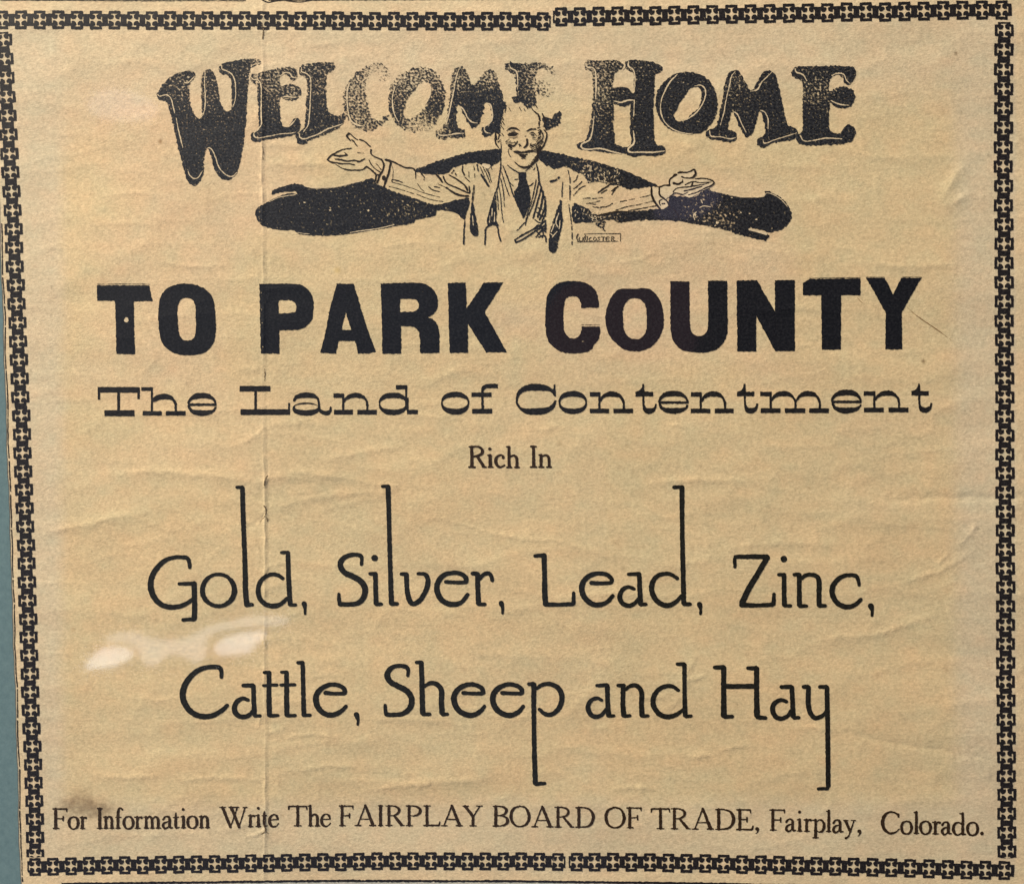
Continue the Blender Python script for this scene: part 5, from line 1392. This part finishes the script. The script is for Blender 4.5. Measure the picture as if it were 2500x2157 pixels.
q.lines(Eh, [[(455, 1250, 8), (450, 1330, 7)], [(480, 1290, 6), (478, 1390, 7)], [(430, 1330, 6), (425, 1400, 6)], [(240, 1330, 7), (248, 1430, 6)], [(1180, 1300, 8), (1150, 1400, 10), (1170, 1450, 7)], [(1130, 1420, 10), (1100, 1500, 8)], [(1160, 1500, 8), (1110, 1560, 8)], [(1195, 1380, 7), (1185, 1470, 7)],
             [(730, 1595, 10), (790, 1562, 12), (840, 1530, 8)], [(1090, 1520, 7), (1120, 1545, 8)], [(700, 960, 14), (725, 1000, 18), (712, 1030, 8)], [(745, 940, 6), (720, 1000, 16), (700, 1050, 8)]], amp=.3, step=3)
q.poly(Eh, [(340, 770), (400, 762), (438, 785), (400, 812)], amp=.4)
q.build("bare_streak", M_BARE, pic, level=1)

# right arm and hand: the bare hand lies over the black shape
q = Print()
q.poly(Fh, [(735, 400), (800, 385), (860, 370), (878, 325), (960, 262), (1090, 240), (1100, 285), (1060, 320), (1180, 320), (1262, 355), (1235, 395), (1160, 430), (1110, 465), (1045, 490), (990, 465), (920, 450), (880, 480), (835, 500), (862, 545), (845, 575), (800, 595), (760, 575), (735, 520), (712, 460), (705, 405)], amp=.5)
q.build("bare_hand_ground", M_BARE, pic, level=1)
p = Print()
p.lines(Fh, [[(705, 402, 14), (708, 470, 16), (735, 530, 18), (782, 592, 14)], [(775, 405, 12), (780, 470, 14), (815, 497, 12), (850, 530, 12), (870, 575, 10)], [(785, 560, 8), (775, 525, 10), (800, 505, 8)], [(800, 545, 10), (822, 545, 12)],
             [(775, 395, 14), (820, 380, 10), (868, 378, 16)], [(868, 372, 12), (870, 330, 12), (912, 290, 14)], [(912, 290, 20), (930, 283, 14)], [(945, 268, 12), (965, 262, 16), (1030, 262, 10), (1090, 236, 12)], [(1092, 238, 12), (1100, 280, 14), (1065, 310, 10), (1000, 312, 10), (978, 302, 12)],
             [(1100, 320, 8), (1180, 318, 10), (1240, 332, 10), (1268, 355, 10), (1235, 385, 10), (1190, 405, 10)], [(1010, 375, 10), (1070, 348, 10), (1150, 355, 7), (1245, 352, 6)], [(940, 402, 8), (1050, 392, 8), (1090, 385, 10), (1220, 362, 6)],
             [(1000, 432, 10), (1080, 412, 12), (1160, 388, 8)], [(1040, 465, 8), (1120, 440, 10), (1190, 402, 8)], [(905, 360, 18), (945, 368, 18), (985, 345, 10)], [(900, 440, 8), (925, 410, 10), (945, 405, 8)], [(985, 330, 8), (985, 355, 8)], [(1080, 345, 8), (1070, 380, 14)],
             [(870, 482, 8), (920, 447, 8), (985, 462, 8), (1035, 440, 6)], [(900, 590, 6), (935, 630, 6), (950, 680, 7)],
             [(740, 388, 8), (775, 395, 8)]], amp=.35, step=3)
p.build("right_hand", M_LINE, pic, level=2)
p = Print()
p.lines(Fh, [[(105, 382, 7), (60, 405, 7), (0, 470, 6)], [(75, 345, 7), (30, 390, 6), (0, 410, 7)], [(38, 290, 6), (20, 330, 7), (0, 350, 7)], [(330, 372, 10), (270, 410, 12), (222, 445, 9)], [(375, 415, 8), (345, 462, 8)], [(300, 420, 8), (250, 450, 8)], [(400, 390, 12), (345, 430, 8)],
             [(85, 498, 5), (150, 492, 6)], [(170, 500, 5), (260, 488, 5)], [(115, 545, 5), (170, 535, 6), (240, 518, 5)], [(175, 572, 7), (240, 580, 8)], [(245, 575, 7), (300, 570, 7), (352, 540, 6)], [(150, 120 + 425, 5), (200, 550, 5)],
             [(420, 525, 4), (480, 515, 5)], [(500, 510, 4), (550, 500, 4)], [(600, 488, 4), (700, 465, 4)], [(380, 605, 6), (470, 575, 6), (560, 558, 4), (620, 545, 5)], [(640, 540, 4), (735, 515, 4)], [(495, 607, 4), (620, 585, 7), (765, 560, 5)], [(220, 652, 14), (300, 635, 16), (400, 615, 10), (500, 615, 6)],
             [(400, 712, 5), (530, 700, 5)], [(170, 655, 10), (230, 680, 12)], [(110, 600, 9), (140, 640, 10), (180, 650, 9)],
             [(230, 300, 9), (280, 340, 8), (350, 345, 7)]], amp=.4, step=3)
p.build("right_sleeve", M_LINE, pic)

# signature box
LW = 1.0
p = Print()
U = F(1400, 350, .27027)
p.lines(U, [[(95, 818, 5), (250, 814, 5), (425, 815, 6)], [(425, 815, 5), (424, 885, 5)], [(35, 890, 6), (150, 888, 5), (400, 884, 6)]], amp=.2, step=3, smooth=False)
p.lines(U, [[(42, 820, 10), (28, 850, 10), (40, 885, 8)], [(55, 850, 8), (50, 875, 8), (80, 880, 6), (84, 850, 7)],
            [(96, 885, 7), (100, 845, 7), (118, 880, 7), (125, 842, 7)], [(100, 820, 7), (112, 842, 7)],
            [(160, 850, 6), (140, 860, 7), (145, 880, 6), (170, 878, 6)], [(190, 846, 6), (178, 865, 7), (192, 880, 6), (207, 862, 7), (190, 846, 6)],
            [(238, 850, 6), (218, 850, 7), (235, 868, 7), (215, 880, 6)], [(250, 846, 6), (285, 846, 6)], [(268, 848, 7), (266, 880, 7)], [(322, 848, 6), (298, 848, 6), (296, 880, 7), (324, 880, 6)], [(298, 864, 6), (318, 864, 5)],
            [(342, 880, 7), (344, 846, 6), (370, 850, 7), (350, 864, 6), (378, 882, 7)]], amp=.2, step=3)
p.build("signature_box", M_LINE, pic)

# long scratch by the last bold capital, small pen ticks in the paper
p = Print()
p.line(K, [(1725, 355, 3), (1800, 425, 5), (1890, 490, 9), (1960, 535, 9), (2060, 605, 6), (2160, 680, 2)], amp=.3)
p.line(K, [(1240, 260, 3), (1275, 300, 5), (1300, 322, 2)], amp=.2)
p.build("scratch", ink_material("brown_scratch", (.17, .10, .045), .62, scale=900, fold=False, colour2=(.3, .2, .1)), page, label="thin brown scratch right of the last heavy capital")

p = Print()
p.lines(S0, [[(654, 1160, 1.2), (648, 1169, 2.6), (646.5, 1176, 3.2), (646.5, 1185, 1.6)], [(644, 1233, 1.4), (649, 1241, 3.0), (650, 1250, 2.4), (646, 1259, 2.0), (641, 1266, 1.2), (634, 1273, .7)],
             [(650, 1262, 1.6), (653, 1268, 3.2), (653, 1273, 1.6)], [(644, 2014, 2.0), (649, 2021, 4.0), (646, 2029, 2.4), (638, 2034, 1.2)], [(650, 2029, 2.0), (654, 2032, 2.6)], [(640, 60, 2.0), (643, 76, 2.6), (641, 96, 1.6)],
             [(646, 900, 1.0), (647, 915, 1.8), (646, 930, 1.0)], [(641, 358, 1.0), (643, 372, 1.8), (642, 390, 1.0)]], amp=.5, step=2.5)
p.build("paper_crack", ink_material("dark_crack", (.13, .09, .05), .70, scale=900, fold=False, colour2=(.3, .22, .13)), page, label="small dark cracks along the vertical fold")

# ------------------------------------------------------------------ glowing plates added for the glass to mirror
def mirror_point(x, y, depth):
    """where a thing must stand, depth metres out from the glass, to be mirrored at this pixel"""
    x = np.asarray(x, float)
    y = np.asarray(y, float)
    d = np.stack([(x - CX) / FPX, (y - CY) / FPX, np.ones_like(x)], -1) @ ROT
    dw = np.stack([d[..., 0], d[..., 2], -d[..., 1]], -1)
    t = (-.0045 - CW[1]) / dw[..., 1]
    hit = CW + dw * t[..., None]
    r = dw * np.array([1, -1, 1])
    k = -depth / r[..., 1]
    return hit + r * k[..., None]


def glare_plates(fr, outlines, strength, col, depth, label, name="glare_ribbon_plates", group=None):
    """glowing plates standing behind the viewer; strength per plate"""
    root = None
    for i, pts in enumerate(outlines):
        mat = bpy.data.materials.new(name + "_glow")
        nt, nd, ln = nodes(mat)
        out = N(nt, 'ShaderNodeOutputMaterial')
        em = N(nt, 'ShaderNodeEmission', i_Strength=strength[i])
        em.inputs[0].default_value = (*col, 1)
        ln.new(em.outputs[0], out.inputs[0])
        L = [p for p, _ in curve(fr(pts), True, 12)]
        w = mirror_point([p.x for p in L], [p.y for p in L], depth)
        me = bpy.data.meshes.new("glow_plate")
        n = len(L)
        c = w.mean(0)
        if root is None:
            root = bpy.data.objects.new(name, None)
            COL.objects.link(root)
            root.location = c
            org = c
            root['label'] = label
            root['category'] = "glare_plates"
        back = w + np.array([0, -.02, 0])
        me.from_pydata((np.concatenate([w, back]) - org).tolist(), [], [tuple(range(n)), tuple(range(2 * n - 1, n - 1, -1))] + [(a, n + a, n + (a + 1) % n, (a + 1) % n) for a in range(n)])
        me.materials.append(mat)
        o = bpy.data.objects.new("glow_plate", me)
        COL.objects.link(o)
        o.parent = root


V = F(150, 1450, .28958)
glare_plates(V, [[(205, 608), (280, 500), (350, 462), (450, 460), (550, 482), (585, 510), (540, 560), (440, 600), (300, 615)],
         [(370, 372), (470, 348), (600, 345), (720, 390), (850, 405), (1000, 395), (1080, 360), (1200, 300), (1400, 250), (1550, 212), (1700, 208), (1890, 215), (1900, 245), (1830, 268), (1700, 270), (1500, 280), (1350, 315),
          (1230, 360), (1185, 420), (1190, 500), (1180, 560), (1130, 590), (1060, 545), (960, 510), (870, 530), (790, 600), (740, 600), (690, 560), (650, 480), (600, 425), (500, 395), (390, 392)],
         [(1275, 470), (1315, 412), (1405, 372), (1550, 345), (1690, 338), (1690, 380), (1620, 440), (1580, 490), (1480, 510), (1330, 512)]], (9.4, 4.8, 8.6), (.90, .94, 1.0), 1.6,
     "white glowing plates standing in for lamps, cut to the glare mirrored at the lower left of the glass")  # the glare's curled outline is put into the plates' shape
glare_plates(S0, [[(215, 250), (240, 225), (290, 218), (345, 232), (375, 252), (365, 280), (310, 290), (250, 285), (218, 272)]], (2.3,), (.70, .76, 1.0), 1.6,
     "dim lilac glowing plate added behind the viewer, mirrored at the upper left of the glass", "small_glare_plate")  # added only for the pale lilac patch on the glass
glare_plates(S0, [[(1600, 520), (1620, 480), (1690, 455), (1740, 450), (1760, 480), (1720, 520), (1660, 535)]], (.9,), (.75, .65, 1.0), 1.6,
     "dim violet glowing plate added behind the viewer, mirrored in the dark scroll by the right hand", "small_glare_plate")  # added for the faint violet veil over the scroll
glare_plates(S0, [[(1330, 770), (1380, 700), (1470, 690), (1560, 700), (1680, 690), (1700, 760), (1690, 860), (1600, 880), (1480, 870), (1380, 890), (1335, 840)]], (.34,), (1.0, .50, .58), 1.6,
     "very dim maroon glowing plate added behind the viewer, mirrored in the middle of the heavy capitals", "small_glare_plate")  # added for the reddish veil mirrored over the capitals

# dark panel added behind the viewer to dim the mirrored room at right
def panel_nodes(nt, ln, out):
    bs = N(nt, 'ShaderNodeBsdfPrincipled', i_Roughness=.95)
    mx = N(nt, 'ShaderNodeMix', data_type='RGBA')
    mx.inputs[6].default_value = (.035, .03, .033, 1)
    mx.inputs[7].default_value = (.055, .05, .052, 1)
    ln.new(mrange(nt, noise(nt, (4, 4, 4), 4, .7), .3, .7, 0, 1), mx.inputs[0])
    ln.new(mx.outputs[2], bs.inputs['Base Color'])
    ln.new(bs.outputs[0], out.inputs[0])


wq = mirror_point([1480], [1000], 2.2)[0]
wl = slab("dark_panel", float(wq[0]), float(wq[0]) + 3.0, -2.0, 1.6, float(wq[1]) - .1, float(wq[1]), simple_material("dark_panel_paint", panel_nodes))
wl['kind'] = 'structure'
print("objects", len(bpy.data.objects))
